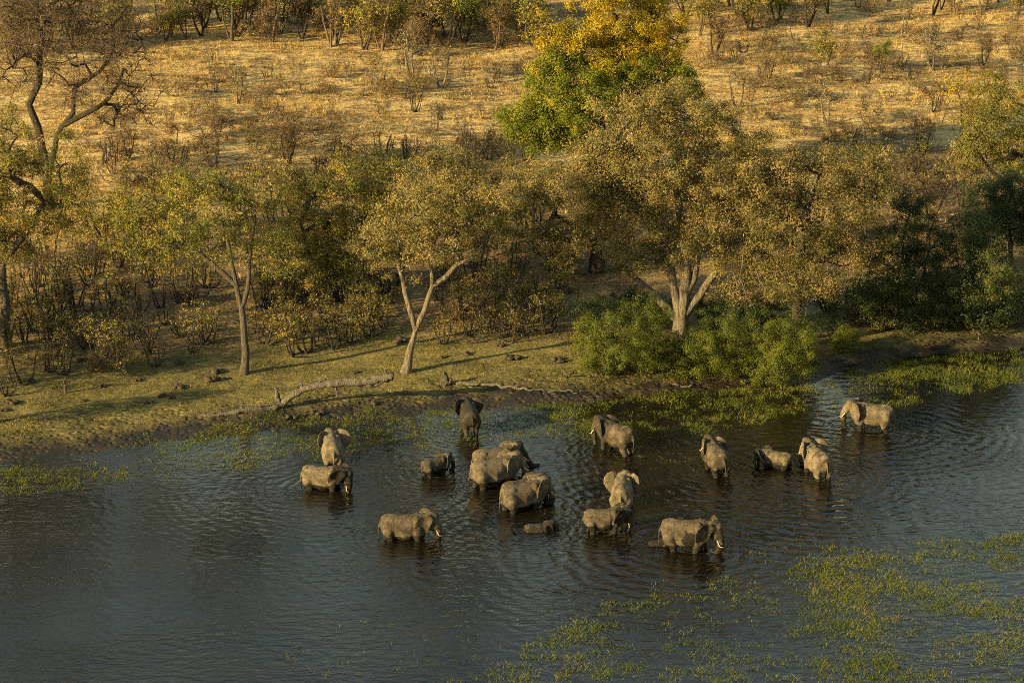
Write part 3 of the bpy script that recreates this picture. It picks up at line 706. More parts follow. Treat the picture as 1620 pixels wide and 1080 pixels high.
def rot_head(V, pitch, yaw):
    p, y = R(pitch), R(yaw); c = np.array([1.25, 0, 2.05]); Q = (np.asarray(V, float) - c) * np.array([1.06, 1.10, 1.10])
    x = Q[:, 0] * math.cos(p) + Q[:, 2] * math.sin(p); z = -Q[:, 0] * math.sin(p) + Q[:, 2] * math.cos(p)
    x2 = x * math.cos(y) - Q[:, 1] * math.sin(y); y2 = x * math.sin(y) + Q[:, 1] * math.cos(y)
    return np.stack([x2, y2, z], 1) + c

def build_elephant(i, e):
    px, py, head, sc, sink, pitch, yaw, tpose, earl, earr, wline, wetx, tusk, stepl, label = e
    g = np.random.default_rng(500 + i); P = []
    fat = g.uniform(0.95, 1.06)
    P.append(loft([(-1.66, 1.92, 0.20, 0.30, 1), (-1.58, 1.86, 0.44, 0.56, 1), (-1.38, 1.80, 0.62, 0.74, 1), (-1.05, 1.76, 0.66 * fat, 0.84, .95), (-0.62, 1.66, 0.72 * fat, 0.88, .9),
                   (-0.1, 1.58, 0.83 * fat, 0.93, .85), (0.35, 1.62, 0.78 * fat, 0.92, .88), (0.8, 1.76, 0.62, 0.84, .95), (1.1, 1.86, 0.58, 0.76, 1), (1.4, 2.0, 0.44, 0.58, 1), (1.7, 2.08, 0.36, 0.44, 1)]))
    for s in (-1, 1):                                                  # hip bones, shoulder blades
        P.append(ball((-0.98, s * 0.33, 2.14), (0.42, 0.25, 0.34))); P.append(ball((0.82, s * 0.42, 2.2), (0.28, 0.24, 0.36)))
        P.append(ball((-1.10, s * 0.47, 1.52), (0.44, 0.33, 0.66))); P.append(ball((0.86, s * 0.50, 1.52), (0.33, 0.26, 0.62)))
        f = stepl * s; r2 = -stepl * s
        P += limb([(0.86, s * 0.45, 1.45), (0.90 + f * 0.5, s * 0.45, 0.82), (0.86 + f, s * 0.44, 0.12), (0.88 + f, s * 0.44, 0.06)], [0.32, 0.235, 0.20, 0.225])
        P += limb([(-1.12, s * 0.46, 1.5), (-0.98 + r2 * 0.5, s * 0.46, 0.86), (-1.16 + r2, s * 0.42, 0.35), (-1.12 + r2, s * 0.42, 0.06)], [0.42, 0.27, 0.19, 0.21])
    P.append(ball((-0.6, 0, 2.34), (0.8, 0.14, 0.16))); P.append(ball((0.75, 0, 2.48), (0.42, 0.16, 0.13)))      # spine ridge, withers
    H = [ball((1.72, 0, 2.30), (0.46, 0.42, 0.50)), ball((1.84, 0, 2.56), (0.34, 0.33, 0.25)), ball((2.02, 0, 2.12), (0.30, 0.33, 0.42)), ball((1.92, 0, 1.80), (0.26, 0.24, 0.24))]
    for s in (-1, 1): H.append(ball((2.10, s * 0.20, 1.92), (0.20, 0.15, 0.20))); H.append(ball((1.62, s * 0.32, 2.36), (0.30, 0.18, 0.30)))
    tp = TRUNK[tpose]
    if i == 18: tp = [(2.18, 1.98), (2.40, 1.62), (2.42, 1.15), (2.36, 0.66), (2.14, 0.42), (1.98, 0.56)]
    n = len(tp); tr = np.linspace(0.29, 0.105, n); tr[1] = 0.23
    H += limb([(a, 0, b2) for a, b2 in tp], tr)
    for s, sp in ((1, earl), (-1, earr)): H.append(ear(s, sp, g))
    pitch += 7
    H = [(rot_head(V, pitch, yaw), F) for V, F in H]
    P += H
    sw = g.uniform(-0.12, 0.12)
    P += limb([(-1.60, 0, 2.12), (-1.78, sw * 0.5, 1.75), (-1.82, sw, 1.30), (-1.80, sw * 1.2, 0.86)], [0.085, 0.062, 0.055, 0.05]); P.append(ball((-1.80, sw * 1.2, 0.76), (0.06, 0.06, 0.16)))
    V, F = merge(P)
    tmp = obj('tmp', mesh_from('tmp', V, F, None))
    md = tmp.modifiers.new('r', 'REMESH'); md.mode = 'VOXEL'; md.voxel_size = 0.052
    sm = tmp.modifiers.new('s', 'SMOOTH'); sm.factor = 0.5; sm.iterations = 5
    dg = bpy.context.evaluated_depsgraph_get()
    me = bpy.data.meshes.new_from_object(tmp.evaluated_get(dg)); bpy.data.objects.remove(tmp)
    me.name = 'elephant_body'; nv = len(me.vertices)
    co = np.empty(nv * 3, np.float32); me.vertices.foreach_get('co', co); co = co.reshape(-1, 3)
    me.polygons.foreach_set('use_smooth', np.ones(len(me.polygons), bool))
    nz = fbm(co[:, 0] * 2.2 + 7 * i, co[:, 2] * 2.2 + co[:, 1], 40 + i) - 0.5
    nz2 = fbm(co[:, 0] * 6 + 3 * i, co[:, 2] * 6 + co[:, 1] * 3, 60 + i) - 0.5
    zw = co[:, 2] * sc - sink                                         # height above the river
    wet = sstep(0.07, -0.07, zw - wline - 0.22 - nz * 0.6)
    if wetx < 5: wet = np.maximum(wet, sstep(-0.1, 0.1, co[:, 0] - wetx + nz * 1.1 + nz2 * 0.6))
    if i == 12: wet = np.maximum(wet, sstep(0.12, -0.02, np.hypot((co[:, 0] - 0.25) / 0.55, (co[:, 2] - 1.45) / 0.7) - 0.75 + nz * 0.9)); wet = np.maximum(wet, 0.8 * sstep(-0.05, 0.1, nz2 + 0.02) * (co[:, 0] > 1.1))
    if i == 14: wet = np.maximum(wet, 0.55 * sstep(-0.05, 0.05, co[:, 0] - 0.15 + nz * 0.6))
    if i in (0, 11, 17): wet = np.maximum(wet, 0.75 * sstep(0.10, 0.20, nz2) * (co[:, 2] > 2.0))
    if i == 3: wet = wet * 0.88  # full-body wet tone here also paints the shade this animal stands in
    if i == 8: wet = np.maximum(wet, 0.55)
    rl = sstep(-0.05, 0.15, (2.15 - co[:, 0]) * -1) * sstep(1.3, 0.9, co[:, 2])                       # trunk tips are wet
    wet = np.maximum(wet, rl)
    a = me.attributes.new('wet', 'FLOAT', 'POINT'); a.data.foreach_set('value', wet.astype(np.float32))
    me.materials.clear(); me.materials.append(SKIN)
    W = EPOS[i]
    em = empty('elephant', (W[0], W[1], -sink), R(head), sc); tag(em, label, 'elephant', 'elephant herd wading in the river')
    obj('body', me, em)
    for s in (-1, 1):
        if tusk > 0:
            T = rot_head(np.array([(2.16, s * 0.22, 1.80), (2.34, s * 0.27, 1.62), (2.34 + 0.12 * tusk, s * 0.29, 1.50), (2.34 + 0.26 * tusk, s * 0.28, 1.49), (2.34 + 0.38 * tusk, s * 0.26, 1.53)]), pitch, yaw)
            V, F = tube(T, np.array([0.040, 0.040, 0.036, 0.026, 0.008]), 8); obj('tusk', mesh_from('tusk', V, F, IVORY, smooth=True), em)
        V, F = ball((2.02, s * 0.315, 2.16), 0.035); obj('eye', mesh_from('eye', rot_head(V, pitch, yaw), F, EYE, smooth=True), em)

for i, e in enumerate(EL): build_elephant(i, e)

# ------------------------------------------------------------------ shrubs and small trees: a few of each kind, then copies
def coppice(seed, n_st, h, spread, leafm, per, tips, bark='dark', size=0.19, twig=0, r=0.06):
    g = np.random.default_rng(seed); paths, lobes = [], []
    for k in range(n_st):
        a = g.uniform(0, 6.28); rr = spread * math.sqrt(g.random()) * 0.5; hh = h * g.uniform(0.55, 1.1)
        b = np.array([rr * math.cos(a), rr * math.sin(a), -0.15]); t = b * np.array([2.0, 2.0, 0]) + np.array([g.normal(0, .15), g.normal(0, .15), hh])
        if k == 0: b[:2] *= 0.2
        paths.append([b, (b + t) / 2 + g.normal(0, 0.10, 3), t])
        lobes.append((*(b * 0.3 + t * 0.7), spread * 0.36, spread * 0.36, hh * 0.36))
    return plant_meshes(seed, paths, lobes, tips * n_st, r, bark, leafm, per=per, size=size, clump=0.36, tri=True, tip_r=0.016, step=0.5, twig=twig, twig_len=0.6, twig_r=0.013, wiggle=0.16)

def small_tree(seed, h, w, leafm, per, tips, bark, r, stems=2, size=0.24, twig=2.5, clump=0.6, low=0.45):
    g = np.random.default_rng(seed); paths, lobes = [], []
    for k in range(stems):
        a = g.uniform(0, 6.28); b = np.array([0.22 * math.cos(a) * (k > 0), 0.22 * math.sin(a) * (k > 0), -0.2])
        t = np.array([w * 0.28 * math.cos(a), w * 0.28 * math.sin(a), h * g.uniform(0.55, 0.75)])
        paths.append([b, b * 0.6 + t * 0.4 + g.normal(0, 0.14, 3), t])
    for k in range(5):
        a = g.uniform(0, 6.28); q = w * 0.30 * math.sqrt(g.random())
        lobes.append((q * math.cos(a), q * math.sin(a), h * g.uniform(low + 0.1, 0.9), w * 0.26, w * 0.26, h * 0.17))
    return plant_meshes(seed, paths, lobes, tips, r, bark, leafm, per=per, size=size, clump=clump, tri=True, tip_r=0.017, twig=twig, twig_len=0.9, twig_r=0.017, step=0.7, wiggle=0.16)

SHRUB = {
 'leafy':  [coppice(201 + k, 4 + k % 3, 3.1 + 0.35 * k, 1.9, m, 8, 11, twig=1.2, r=0.12) for k, m in enumerate(('goldgreen', 'olive', 'goldgreen', 'olive'))],
 'bare':   [coppice(211 + k, 4 + k, 2.4 + 0.5 * k, 1.6, 'brown', 2, 9, 'dark', twig=2, r=0.11) for k in range(3)],
 'brush':  [coppice(221 + k, 9, 2.0 + 0.4 * k, 2.6, m, 8, 9, 'brown', twig=2.2) for k, m in enumerate(('brown', 'ochre', 'brown'))],
 'sapling': [coppice(241 + k, 3 + k, 2.6 + 0.5 * k, 1.3, 'brown', 2, 7, 'grey' if k else 'dead', twig=2.5, r=0.06) for k in range(3)],
 'dark':   [coppice(231 + k, 8, 2.6, 2.2, 'dark', 16, 10) for k in range(2)],
}
STREE = {
 'pale':   [small_tree(301 + k, 5.6, 4.6, 'ochre', 5, 70, 'pale', 0.20, 2 + k % 2, twig=3.0) for k in range(3)],
 'leafy':  [small_tree(311 + k, 6.5 + k, 5.0, m, 22, 80, 'grey', 0.20, 2, size=0.30, clump=0.8, low=0.25) for k, m in enumerate(('goldgreen', 'olive', 'green'))],
 'brown':  [small_tree(321 + k, 6.2 + k, 5.2, 'brown', 12, 90, 'brown' if k else 'dark', 0.17, 3, twig=4.0, low=0.2, clump=0.8) for k in range(3)],
 'canopy': [small_tree(331 + k, 8.0, 7.5, m, 30, 100, 'dark', 0.22, 3, size=0.28, clump=0.95, low=0.3, twig=2.0) for k, m in enumerate(('ochre', 'olive', 'olive'))],
}
def in_poly(x, y, poly):
    r = np.zeros(np.shape(x), bool); n = len(poly)
    for i in range(n):
        x1, y1 = poly[i]; x2, y2 = poly[(i + 1) % n]
        c = ((y1 > y) != (y2 > y)) & (x < (x2 - x1) * (y - y1) / (y2 - y1 + 1e-9) + x1); r ^= c
    return r

def zone_points(poly, n, mind, g):
    """spots on the terrain inside the area whose corners are given, at least mind metres apart"""
    W = ground(np.array([p[0] for p in poly], float), np.array([p[1] for p in poly], float))[:, :2]
    lo, hi = W.min(0), W.max(0); out = []
    for _ in range(n * 60):
        q = lo + (hi - lo) * g.random(2)
        if not in_poly(q[0], q[1], W): continue
        if out and (((np.array(out) - q) ** 2).sum(1)).min() < mind ** 2: continue
        out.append(q)
        if len(out) >= n: break
    return [(q[0], q[1], float(height(q[0], q[1]))) for q in out]

def ordinal(n):
    return str(n) + ('th' if 10 <= n % 100 <= 20 else {1: 'st', 2: 'nd', 3: 'rd'}.get(n % 10, 'th'))

def strew(zone, n, mind, picks, where, seed, smin=0.7, smax=1.2):
    """picks: (table, kind, weight, object name, look, category); labels count along the zone from the left"""
    g = np.random.default_rng(seed); w = np.array([p[2] for p in picks], float); w /= w.sum(); todo = {}
    for P in zone_points(zone, n, mind, g):
        k = int(g.choice(len(picks), p=w)); todo.setdefault(picks[k][3], []).append((P[0] / P[1], P, picks[k], g.integers(1000), g.uniform(0, 6.28), g.uniform(smin, smax)))
    for nm, rows in todo.items():
        for j, (_, P, (tab, kind, _w, _n, look, cat), v, rz, sc) in enumerate(sorted(rows, key=lambda r: r[0])):
            lab = (ordinal(j + 1) + ' ' + look + ' from the left, ' if len(rows) > 1 else look + ' ') + where
            put_plant(nm, tab[kind][v % len(tab[kind])], P, lab, cat, nm.replace('_', ' ') + 's ' + where, rz, sc)

LEAFY = (SHRUB, 'leafy', 5, 'leafy_shrub', 'yellow-green leafy shrub', 'shrub')
BARE = (SHRUB, 'bare', 3, 'bare_shrub', 'leafless dark shrub', 'shrub')
BRUSH = (SHRUB, 'brush', 4, 'brown_shrub', 'brown twiggy shrub', 'shrub')
SAPL = (SHRUB, 'sapling', 4, 'bare_sapling', 'thin pale bare sapling', 'sapling')
DARKS = (SHRUB, 'dark', 4, 'dark_shrub', 'dark green shrub', 'shrub')
CANOPY = (STREE, 'canopy', 4, 'canopy_tree', 'mid-sized ochre-leaved tree', 'tree')
strew([(10, 395), (330, 415), (345, 555), (240, 585), (60, 605), (0, 630)], 80, 1.7, [LEAFY, LEAFY, BARE, BARE, BARE, BRUSH], 'shaded between the two leftmost trunks', 11)
strew([(405, 440), (620, 460), (605, 545), (460, 568), (405, 545)], 46, 1.4, [LEAFY, LEAFY, BARE, BARE], 'between the leaning trunk and the forked trunk', 12)
strew([(690, 440), (905, 430), (900, 505), (850, 540), (690, 548)], 50, 1.4, [LEAFY, LEAFY, BARE, BARE, BRUSH], 'between the forked trunk and the green bushes', 13)
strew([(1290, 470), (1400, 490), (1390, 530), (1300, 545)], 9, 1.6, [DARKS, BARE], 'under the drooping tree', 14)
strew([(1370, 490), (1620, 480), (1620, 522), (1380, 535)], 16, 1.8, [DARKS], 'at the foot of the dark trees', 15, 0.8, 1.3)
strew([(165, 300), (460, 300), (470, 380), (850, 320), (880, 350), (800, 430), (160, 400)], 44, 2.2, [BRUSH, LEAFY, BARE], 'behind the row of bank trees', 16)
strew([(150, 225), (480, 215), (560, 250), (850, 235), (850, 300), (160, 300)], 46, 2.4, [BRUSH, BARE], 'on the slope just above the bank trees', 17, 0.8, 1.4)
strew([(250, 95), (830, 100), (770, 230), (480, 220), (260, 210)], 90, 2.0, [BRUSH, BRUSH, SAPL, SAPL, BARE], 'on golden slope left of the green tree', 18, 0.5, 0.95)
strew([(1090, 70), (1615, 40), (1615, 130), (1490, 240), (1180, 230)], 116, 1.9, [BRUSH, BRUSH, SAPL, SAPL, BARE], 'on golden slope right of the green tree', 19, 0.5, 1.0)
strew([(1320, 230), (1500, 240), (1480, 330), (1400, 330)], 14, 2.2, [BRUSH, LEAFY], 'in the gap above the dark trees', 20)
# second row of crowns that fills the belt behind the bank trees
for k, (px, py, s_, lab) in enumerate([(455, 375, 1.0, 'ochre tree behind the gap right of the leaning tree'), (690, 400, 1.05, 'ochre tree standing behind the forked trunk'), (800, 400, 1.1, 'ochre tree between the forked tree and the thick dark trunk'),
        (860, 372, 0.95, 'small ochre tree left of the thick dark trunk'), (610, 372, 1.0, 'ochre tree at the back of the dense brown thicket'), (1180, 330, 1.1, 'ochre tree at the back between the two widest crowns'),
        (1370, 378, 1.15, 'dull tree crown at the back of the drooping tree'), (170, 400, 0.8, 'olive tree half behind the left-edge crown'), (270, 372, 0.75, 'small tree behind the crown of the leaning tree'), (1520, 330, 0.9, 'ochre tree below the yellow sapling')]):
    put_plant('canopy_tree', STREE['canopy'][k % 3], ground(px, py), lab, 'tree', 'crowns behind the bank trees', k * 1.3, s_)
# trees of the open slope, each its own
for k, (px, py, kind, s_, lab) in enumerate([
        (656, 131, 'pale', 1.25, 'white twin-stemmed slope tree, taller of the pair left of the green tree'), (698, 139, 'pale', 0.95, 'shorter white-trunked tree beside the twin-stemmed one'),
        (376, 164, 'pale', 0.85, 'forked pale little tree alone on the golden slope, upper left'), (1311, 198, 'pale', 1.0, 'pale vase-shaped tree alone on the slope above the drooping tree'),
        (1304, 121, 'leafy', 0.9, 'two-trunked thinly leaved tree high on the right slope'), (1426, 58, 'pale', 0.95, 'white-trunked tree near the top edge on the right'),
        (1476, 112, 'pale', 0.95, 'several-stemmed pale tree beyond the yellow sapling'), (1166, 170, 'pale', 0.9, 'leaning pale tree right of the bright green tree'),
        (1393, 116, 'leafy', 0.55, 'short dark leafy tree between two pale ones on the right slope'), (1556, 104, 'brown', 0.7, 'brown bushy tree near the right edge, high on the slope'),
        (203, 250, 'brown', 0.75, 'dark forked little tree beside the bare crown on the left'), (272, 260, 'brown', 0.7, 'thin brown tree on the lower slope, upper left'),
        (455, 262, 'brown', 0.8, 'wispy brown tree on the lower slope above the leaning tree'), (345, 215, 'brown', 0.55, 'spindly brown tree left of centre on the slope'),
        (531, 72, 'pale', 1.2, 'white bare tree at the woodland edge'), (1130, 90, 'brown', 0.95, 'brown twiggy tree right of the yellow crown'),
        (1215, 128, 'brown', 0.65, 'small brown tree on the slope left of the two-trunked one'), (905, 215, 'leafy', 0.6, 'small leafy tree at the left foot of the green tree')]):
    put_plant('slope_tree', STREE[kind][k % 3], ground(px, py), lab, 'tree', 'scattered trees on the open slope', k * 2.1, s_)
WOOD = [(STREE, 'brown', 4, 'woodland_tree', 'brown half-bare tree', 'tree'), (STREE, 'leafy', 4, 'leafy_woodland_tree', 'green-leaved tree', 'tree'), (STREE, 'canopy', 2, 'woodland_canopy_tree', 'broad ochre tree', 'tree'), BRUSH]
strew([(240, 35), (850, 20), (860, 85), (700, 95), (500, 72), (240, 66)], 84, 2.0, WOOD, 'in the dense wood along the top edge', 31, 0.75, 1.3)
strew([(-20, 20), (240, 20), (240, 62), (-20, 130)], 30, 2.4, WOOD, 'in the wood behind the bare tree', 32, 0.7, 1.2)
strew([(1080, 10), (1270, 5), (1280, 45), (1090, 60)], 20, 2.4, WOOD, 'in the wood right of the yellow crown', 33, 0.7, 1.1)
strew([(1280, 2), (1620, 2), (1620, 28), (1280, 26)], 14, 3.0, WOOD, 'along the top edge on the right', 34, 0.5, 0.9)
# trees just left of the frame: their long shadows lie on the bank
for k, (px, py, s_) in enumerate([(-90, 690, 0.9), (-150, 640, 1.2), (-130, 585, 1.2), (-200, 560, 1.3), (-60, 520, 1.0)]):
    put_plant('canopy_tree', STREE['canopy'][k % 3], ground(px, py), ordinal(k + 1) + ' broad ochre tree up from the water past the left edge, shading the lawn', 'tree', 'bank trees past the left edge', k * 1.7, s_)

# ------------------------------------------------------------------ dead wood
def dead_wood(name, label, base, lines, mat='dead', seed=0):
    P = ground(*base); g = np.random.default_rng(seed); e = empty(name, tuple(P)); tag(e, label, 'log' if 'log' in name else 'stump', None)
    for nm, pts in lines:
        L3, rr = [], []
        for (px, py, r, *dy) in pts:
            q = at_depth(np.array(px, float), np.array(py, float), P[1] + (dy[0] if dy else 0.0)); L3.append(q - P); rr.append(r)
        L3 = np.array(L3); t = np.linspace(0, 1, len(L3)); tt = np.linspace(0, 1, len(L3) * 4)
        Q = np.stack([np.interp(tt, t, L3[:, c]) for c in range(3)], 1) + g.normal(0, 0.07, (len(tt), 3)); r2 = np.interp(tt, t, rr) * g.uniform(0.75, 1.3, len(tt)) * 1.12
        Q = np.concatenate([Q[:1], Q, Q[-1:]]); r2 = np.concatenate([[0.005], r2, [0.005]])
        Q[0] -= (Q[2] - Q[1]) * 0.1; Q[-1] += (Q[-2] - Q[-3]) * 0.1
        V, F = tube(Q, r2, 8); obj(nm, mesh_from(nm, V, F, BARK[mat], smooth=True), e)
dead_wood('fallen_log', 'long grey fallen tree with upright stub lying along the bank', (445, 643), [
    ('log_trunk', [(447, 640, .26), (466, 622, .25), (500, 610, .27), (530, 605, .28), (560, 604, .27), (590, 601, .30), (622, 594, .34)]),
    ('log_trunk', [(300, 662, .10, -2.5), (345, 655, .17, -2), (385, 650, .22, -1.5), (430, 645, .24, -.5), (450, 640, .22)]),
    ('stub', [(441, 644, .20), (440, 628, .19), (438, 614, .12), (432, 612, .07)]),
    ('branch', [(530, 606, .17), (536, 600, .15), (531, 614, .12), (534, 626, .07)]),
    ('branch', [(385, 650, .08, -1.5), (383, 640, .05, -1.5), (379, 634, .03, -1.5)]),
    ('branch', [(447, 640, .12), (452, 634, .10), (463, 622, .09)]),
    ('branch', [(350, 655, .05, -2), (348, 646, .03, -2)]), ('branch', [(500, 610, .12), (505, 602, .09), (515, 600, .05)]), ('branch', [(480, 616, .09), (476, 608, .07), (479, 602, .03)]),
    ('branch', [(575, 603, .14), (588, 596, .10), (604, 597, .06)]), ('branch', [(560, 606, .13), (590, 610, .15), (618, 600, .10)]), ('branch', [(606, 598, .14), (612, 590, .10), (609, 584, .05)]), ('branch', [(432, 646, .08), (446, 652, .06), (448, 658, .03)]), ('branch', [(410, 647, .06, -1), (414, 640, .04, -1), (420, 637, .02, -1)])], seed=1)
dead_wood('fallen_log', 'pale thin fallen branch stretching from the stump to the water edge', (820, 622), [
    ('log_trunk', [(722, 607, .17, 1.0), (760, 608, .14, .6), (800, 611, .11, 0), (840, 617, .08, -.4), (862, 619, .05, -.6)]),
    ('branch', [(866, 619, .06, -.6), (890, 617, .06, -.5), (912, 622, .04, -.8)])], seed=2)
dead_wood('jagged_stump', 'jagged grey stump at the end of the thin fallen branch', (705, 609), [
    ('stump_wood', [(705, 610, .30), (704, 600, .24), (703, 586, .06)]), ('stump_wood', [(711, 609, .22), (712, 602, .16), (713, 596, .05)]), ('stump_wood', [(699, 608, .2), (699, 601, .12), (700, 594, .04)])], 'grey', seed=3)
dead_wood('driftwood_log', 'bleached crooked driftwood by the left green bush', (950, 594), [
    ('log_trunk', [(930, 596, .07), (945, 590, .12), (955, 587, .08)]), ('log_trunk', [(942, 594, .10), (955, 599, .12), (975, 599, .06)])], seed=4)
dead_wood('driftwood_log', 'short bleached driftwood in front of the middle green bush', (1085, 612), [('log_trunk', [(1064, 607, .05), (1080, 611, .1), (1094, 610, .07), (1097, 604, .03)])], seed=5)
dead_wood('broken_stump', 'thin broken snag near the left-edge trunk on the lawn', (103, 622), [('stump_wood', [(103, 622, .12), (103, 608, .1), (104, 596, .05)])], 'grey', seed=6)
dead_wood('broken_stump', 'leaning dark snag between the log stump and green bushes', (898, 597), [('stump_wood', [(894, 597, .1), (903, 590, .08), (911, 585, .03)])], 'dark', seed=7)

# ------------------------------------------------------------------ dung and clods on the lawn
def clod(seed):
    g = np.random.default_rng(seed); parts = []
    for k in range(5):
        V, F = unit_sphere(); V = V * g.uniform(0.13, 0.24) * np.array([1.2, 1.0, 0.7]) * (1 + 0.15 * g.normal(size=(len(V), 1))) + np.array([g.normal(0, .24), g.normal(0, .2), 0.09])
        parts.append((V, F))
    V, F = merge(parts); return mesh_from('dung', V, F, DUNG)
DUNG, _nt, _b = new_mat('dung'); _tc = N(_nt, 'ShaderNodeTexCoord')
L(_nt, ramp(_nt, noise(_nt, _tc.outputs['Object'], 7.0, 5), [(0.3, (0.022, 0.016, 0.010)), (0.7, (0.07, 0.05, 0.03))]), _b.inputs['Base Color']); _b.inputs['Roughness'].default_value = 0.95
CLOD = [clod(s) for s in range(4)]
for k, (px, py, s_) in enumerate(sorted([(338, 590, 1.5), (339, 600, 1.7), (124, 571, 1.0), (136, 570, .9), (152, 574, 1.0), (153, 580, 1.1), (258, 627, .9), (267, 629, .9), (236, 637, .8), (9, 635, 1.0), (22, 637, 1.0), (8, 650, .8), (161, 613, .9),
        (48, 606, 1.2), (282, 613, 1.2), (632, 541, 1.5), (787, 548, 1.1), (809, 567, 1.5), (740, 560, .9), (700, 565, .8), (134, 634, .8), (218, 602, .7), (286, 575, 1.1), (886, 571, 1.3), (560, 590, .8), (596, 640, 1.0), (500, 655, 1.2), (465, 660, 1.1)])):
    P = ground(px, py); o = obj('dung_pile', CLOD[k % 4], None, tuple(P)); o.scale = (s_, s_, s_); o.rotation_euler = (0, 0, k * 1.1)
    tag(o, ordinal(k + 1) + ' small dark dung pile from the left, on the grass of the bank', 'dung', 'dung piles on the bank')

# ------------------------------------------------------------------ grasses
def blades(g, P, per, h, spread, width, lean=0.5):
    """P (n,3) tuft feet -> triangles"""
    n = len(P); idx = np.repeat(np.arange(n), per); m = len(idx)
    hh = (h if np.ndim(h) else np.full(n, h))[idx] * g.uniform(0.45, 1.2, m)
    a = g.uniform(0, 6.283, m); c = P[idx] + np.stack([g.normal(0, 1, m), g.normal(0, 1, m), np.zeros(m)], 1) * spread
    w = width * g.uniform(0.6, 1.3, m); dx = np.stack([np.cos(a), np.sin(a), np.zeros(m)], 1) * w[:, None]
    l = g.normal(0, lean, (m, 2)) * hh[:, None]
    top = c + np.concatenate([l, hh[:, None]], 1)
    V = np.stack([c - dx, c + dx, top], 1).reshape(-1, 3); return V, np.arange(m * 3).reshape(-1, 3), idx

GRASS_DRY = leaf_mat('dry_grass', [(0.0, (0.15, 0.075, 0.025)), (0.35, (0.33, 0.215, 0.070)), (0.8, (0.54, 0.395, 0.135)), (1.0, (0.66, 0.51, 0.21))], 0.25)
GRASS_BANK = leaf_mat('bank_grass', [(0.0, (0.055, 0.056, 0.014)), (0.45, (0.125, 0.115, 0.030)), (0.8, (0.22, 0.175, 0.05)), (1.0, (0.34, 0.25, 0.085))], 0.25)
GRASS_MARSH = leaf_mat('marsh_grass', [(0.0, (0.045, 0.070, 0.010)), (0.4, (0.10, 0.13, 0.018)), (0.7, (0.20, 0.19, 0.03)), (1.0, (0.34, 0.22, 0.07))], 0.3)

def dry_grass():
    g = np.random.default_rng(41); n = 260000
    y = g.uniform(205, 440, n); x = g.uniform(-1, 1, n) * (0.225 * y + 6)
    d = shore_d(x, y)
    den = sstep(44, 80, d + 50 * (fbm(x * .07, y * .07, 5) - .5)) * np.clip(2.6 * (fbm(x * .22, y * .22, 9) - 0.28), 0.05, 1)
    k = g.random(n) < den * 0.75; x, y = x[k], y[k]
    P = np.stack([x, y, height(x, y) - 0.03], 1); patch = fbm(x * .12, y * .12, 15)
    V, F, idx = blades(g, P, 4, 0.22 + 0.75 * np.clip(patch - 0.42, 0, 1) ** 1.0, 0.16, 0.035, 0.6)
    t = np.clip(0.15 + 0.8 * fbm(x * .35, y * .35, 19)[idx] + g.normal(0, .14, len(idx)), 0, 1)
    m = 5200; y = g.uniform(225, 440, m); x = g.uniform(-1, 1, m) * (0.225 * y + 4); d = shore_d(x, y); k = (d > 35) & (g.random(m) < np.clip(3 * (fbm(x * .1, y * .1, 33) - .3), .1, 1)); x, y = x[k], y[k]
    V2, F2, i2 = blades(g, np.stack([x, y, height(x, y) - 0.04], 1), 22, g.uniform(0.35, 0.95, len(x)), 0.20, 0.03, 0.4)
    t2 = np.clip(g.choice([0.12, 0.3, 0.55, 0.85], len(x))[i2] + g.normal(0, .1, len(i2)), 0, 1)
    V, F = merge([(V, F), (V2, F2)]); t = np.concatenate([t, t2])
    o = obj('dry_grass', mesh_from('dry_grass', V, F, GRASS_DRY, tint=t)); o['kind'] = 'stuff'; o['label'] = 'golden dry grass covering the open slope'
def bank_grass():
    g = np.random.default_rng(42); n = 110000
    y = g.uniform(185, 300, n); x = g.uniform(-1, 1, n) * (0.225 * y + 4); d = shore_d(x, y)
    den = sstep(1.5, 5, d) * (1 - 0.6 * sstep(30, 55, d)) * (1 - sstep(60, 75, d)) * np.clip(2.4 * (fbm(x * .3, y * .3, 25) - 0.25), 0.08, 1)
    k = g.random(n) < den; x, y = x[k], y[k]; P = np.stack([x, y, height(x, y) - 0.02], 1)
    V, F, idx = blades(g, P, 4, 0.13 + 0.22 * np.clip(fbm(x * .4, y * .4, 27) - .35, 0, 1), 0.13, 0.03, 0.5)
    t = np.clip(0.1 + 0.75 * fbm(x * .3, y * .3, 29)[idx] + g.normal(0, .15, len(idx)), 0, 1)
    o = obj('bank_grass', mesh_from('bank_grass', V, F, GRASS_BANK, tint=t)); o['kind'] = 'stuff'; o['label'] = 'short olive grass on the river bank'
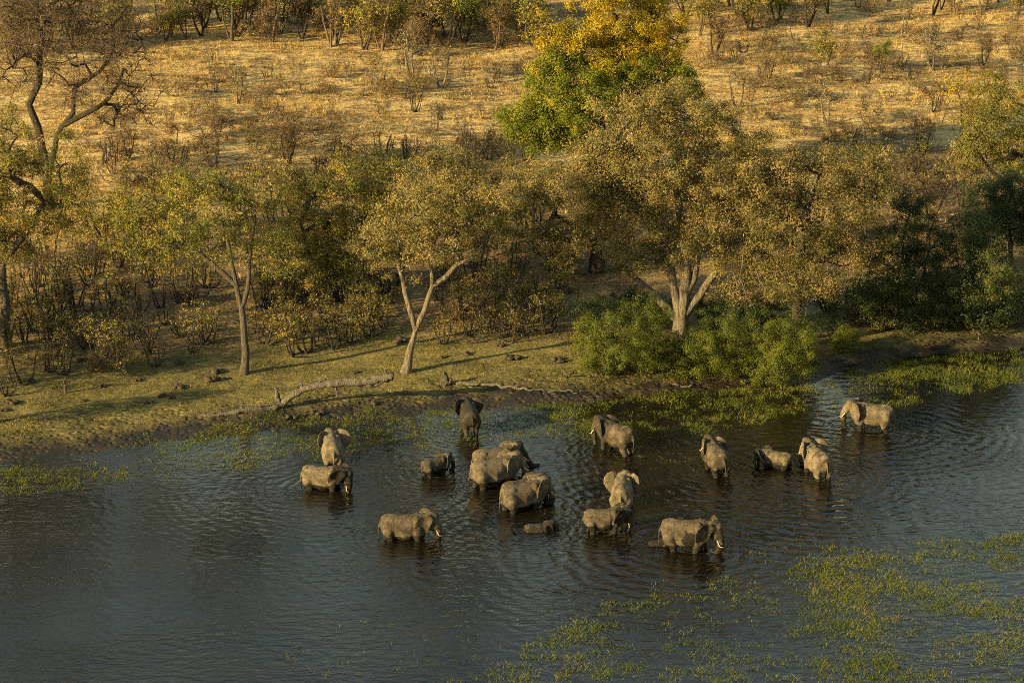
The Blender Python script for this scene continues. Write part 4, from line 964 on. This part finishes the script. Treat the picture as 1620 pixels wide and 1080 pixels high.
MARSH = [  # corners on the photo, density, tuft height
 ([(820, 646), (920, 640), (1010, 630), (1110, 620), (1290, 608), (1340, 588), (1430, 572), (1630, 545), (1640, 618), (1500, 622), (1420, 640), (1330, 632), (1290, 660), (1180, 668), (1120, 690), (1000, 682), (930, 690), (860, 668)], 1.0, 0.26),
 ([(-20, 742), (150, 722), (280, 690), (420, 670), (500, 656), (600, 650), (720, 645), (860, 638), (940, 660), (940, 700), (820, 694), (720, 708), (640, 704), (600, 724), (480, 716), (380, 748), (200, 766), (-20, 780)], 1.08, 0.18),
 ([(830, 690), (1000, 690), (1110, 690), (1120, 790), (1010, 800), (880, 790)], 0.25, 0.14),
 ([(700, 1090), (800, 1045), (860, 1000), (960, 950), (1050, 955), (1150, 915), (1330, 872), (1480, 852), (1630, 836), (1630, 1090)], 0.95, 0.20),
 ([(1120, 1090), (1160, 980), (1330, 890), (1480, 858), (1630, 840), (1630, 1090)], 0.75, 0.16),
 ([(1000, 960), (1120, 880), (1300, 860), (1480, 840), (1500, 870), (1250, 960)], 0.22, 0.18),
 ([(250, 1090), (500, 990), (900, 950), (1000, 1000), (800, 1090)], 0.16, 0.15),
]
def marsh_grass():
    g = np.random.default_rng(43); Ps, hs = [], []
    for poly, dens, h in MARSH:
        W = on_plane(np.array([p[0] for p in poly], float), np.array([p[1] for p in poly], float))[:, :2]
        lo, hi = W.min(0) - 1, W.max(0) + 1; n = int((hi - lo).prod() * 13)
        q = lo + (hi - lo) * g.random((n, 2)); wq = q + np.stack([3.5 * (fbm(q[:, 0] * .3, q[:, 1] * .3, 71) - .5), 6 * (fbm(q[:, 0] * .3, q[:, 1] * .3, 72) - .5)], 1)
        k = in_poly(wq[:, 0], wq[:, 1], W); q = q[k]
        pat = 0.55 * fbm(q[:, 0] * .22, q[:, 1] * .3, 81) + 0.45 * fbm(q[:, 0] * .9, q[:, 1] * 1.1, 83)
        pr = dens * np.clip((pat - (0.57 - 0.18 * dens)) * 4.5, 0.04, 1)
        k = g.random(len(q)) < np.minimum(pr, 1); q = q[k]; Ps.append(np.concatenate([q, np.maximum(height(q[:, 0], q[:, 1]), -0.03)[:, None]], 1)); hs.append(np.full(len(q), h) * np.clip(0.4 + 1.3 * pat[k], .5, 1.4))
    P = np.concatenate(Ps); h = np.concatenate(hs)
    V, F, idx = blades(g, P, 6, h, 0.17, 0.022, 0.95)
    t = np.clip(0.12 + 0.62 * fbm(P[:, 0] * .25, P[:, 1] * .3, 91)[idx] + g.normal(0, .16, len(idx)), 0, 1)
    o = obj('marsh_grass', mesh_from('marsh_grass', V, F, GRASS_MARSH, tint=t)); o['kind'] = 'stuff'; o['label'] = 'green marsh grass growing out of the shallow water'
    return len(F)
dry_grass(); bank_grass(); marsh_grass()
for o in C.objects:
    if o.name.split('.')[0] in ('twigs', 'crown', 'foliage', 'stems'): o['kind'] = 'stuff'
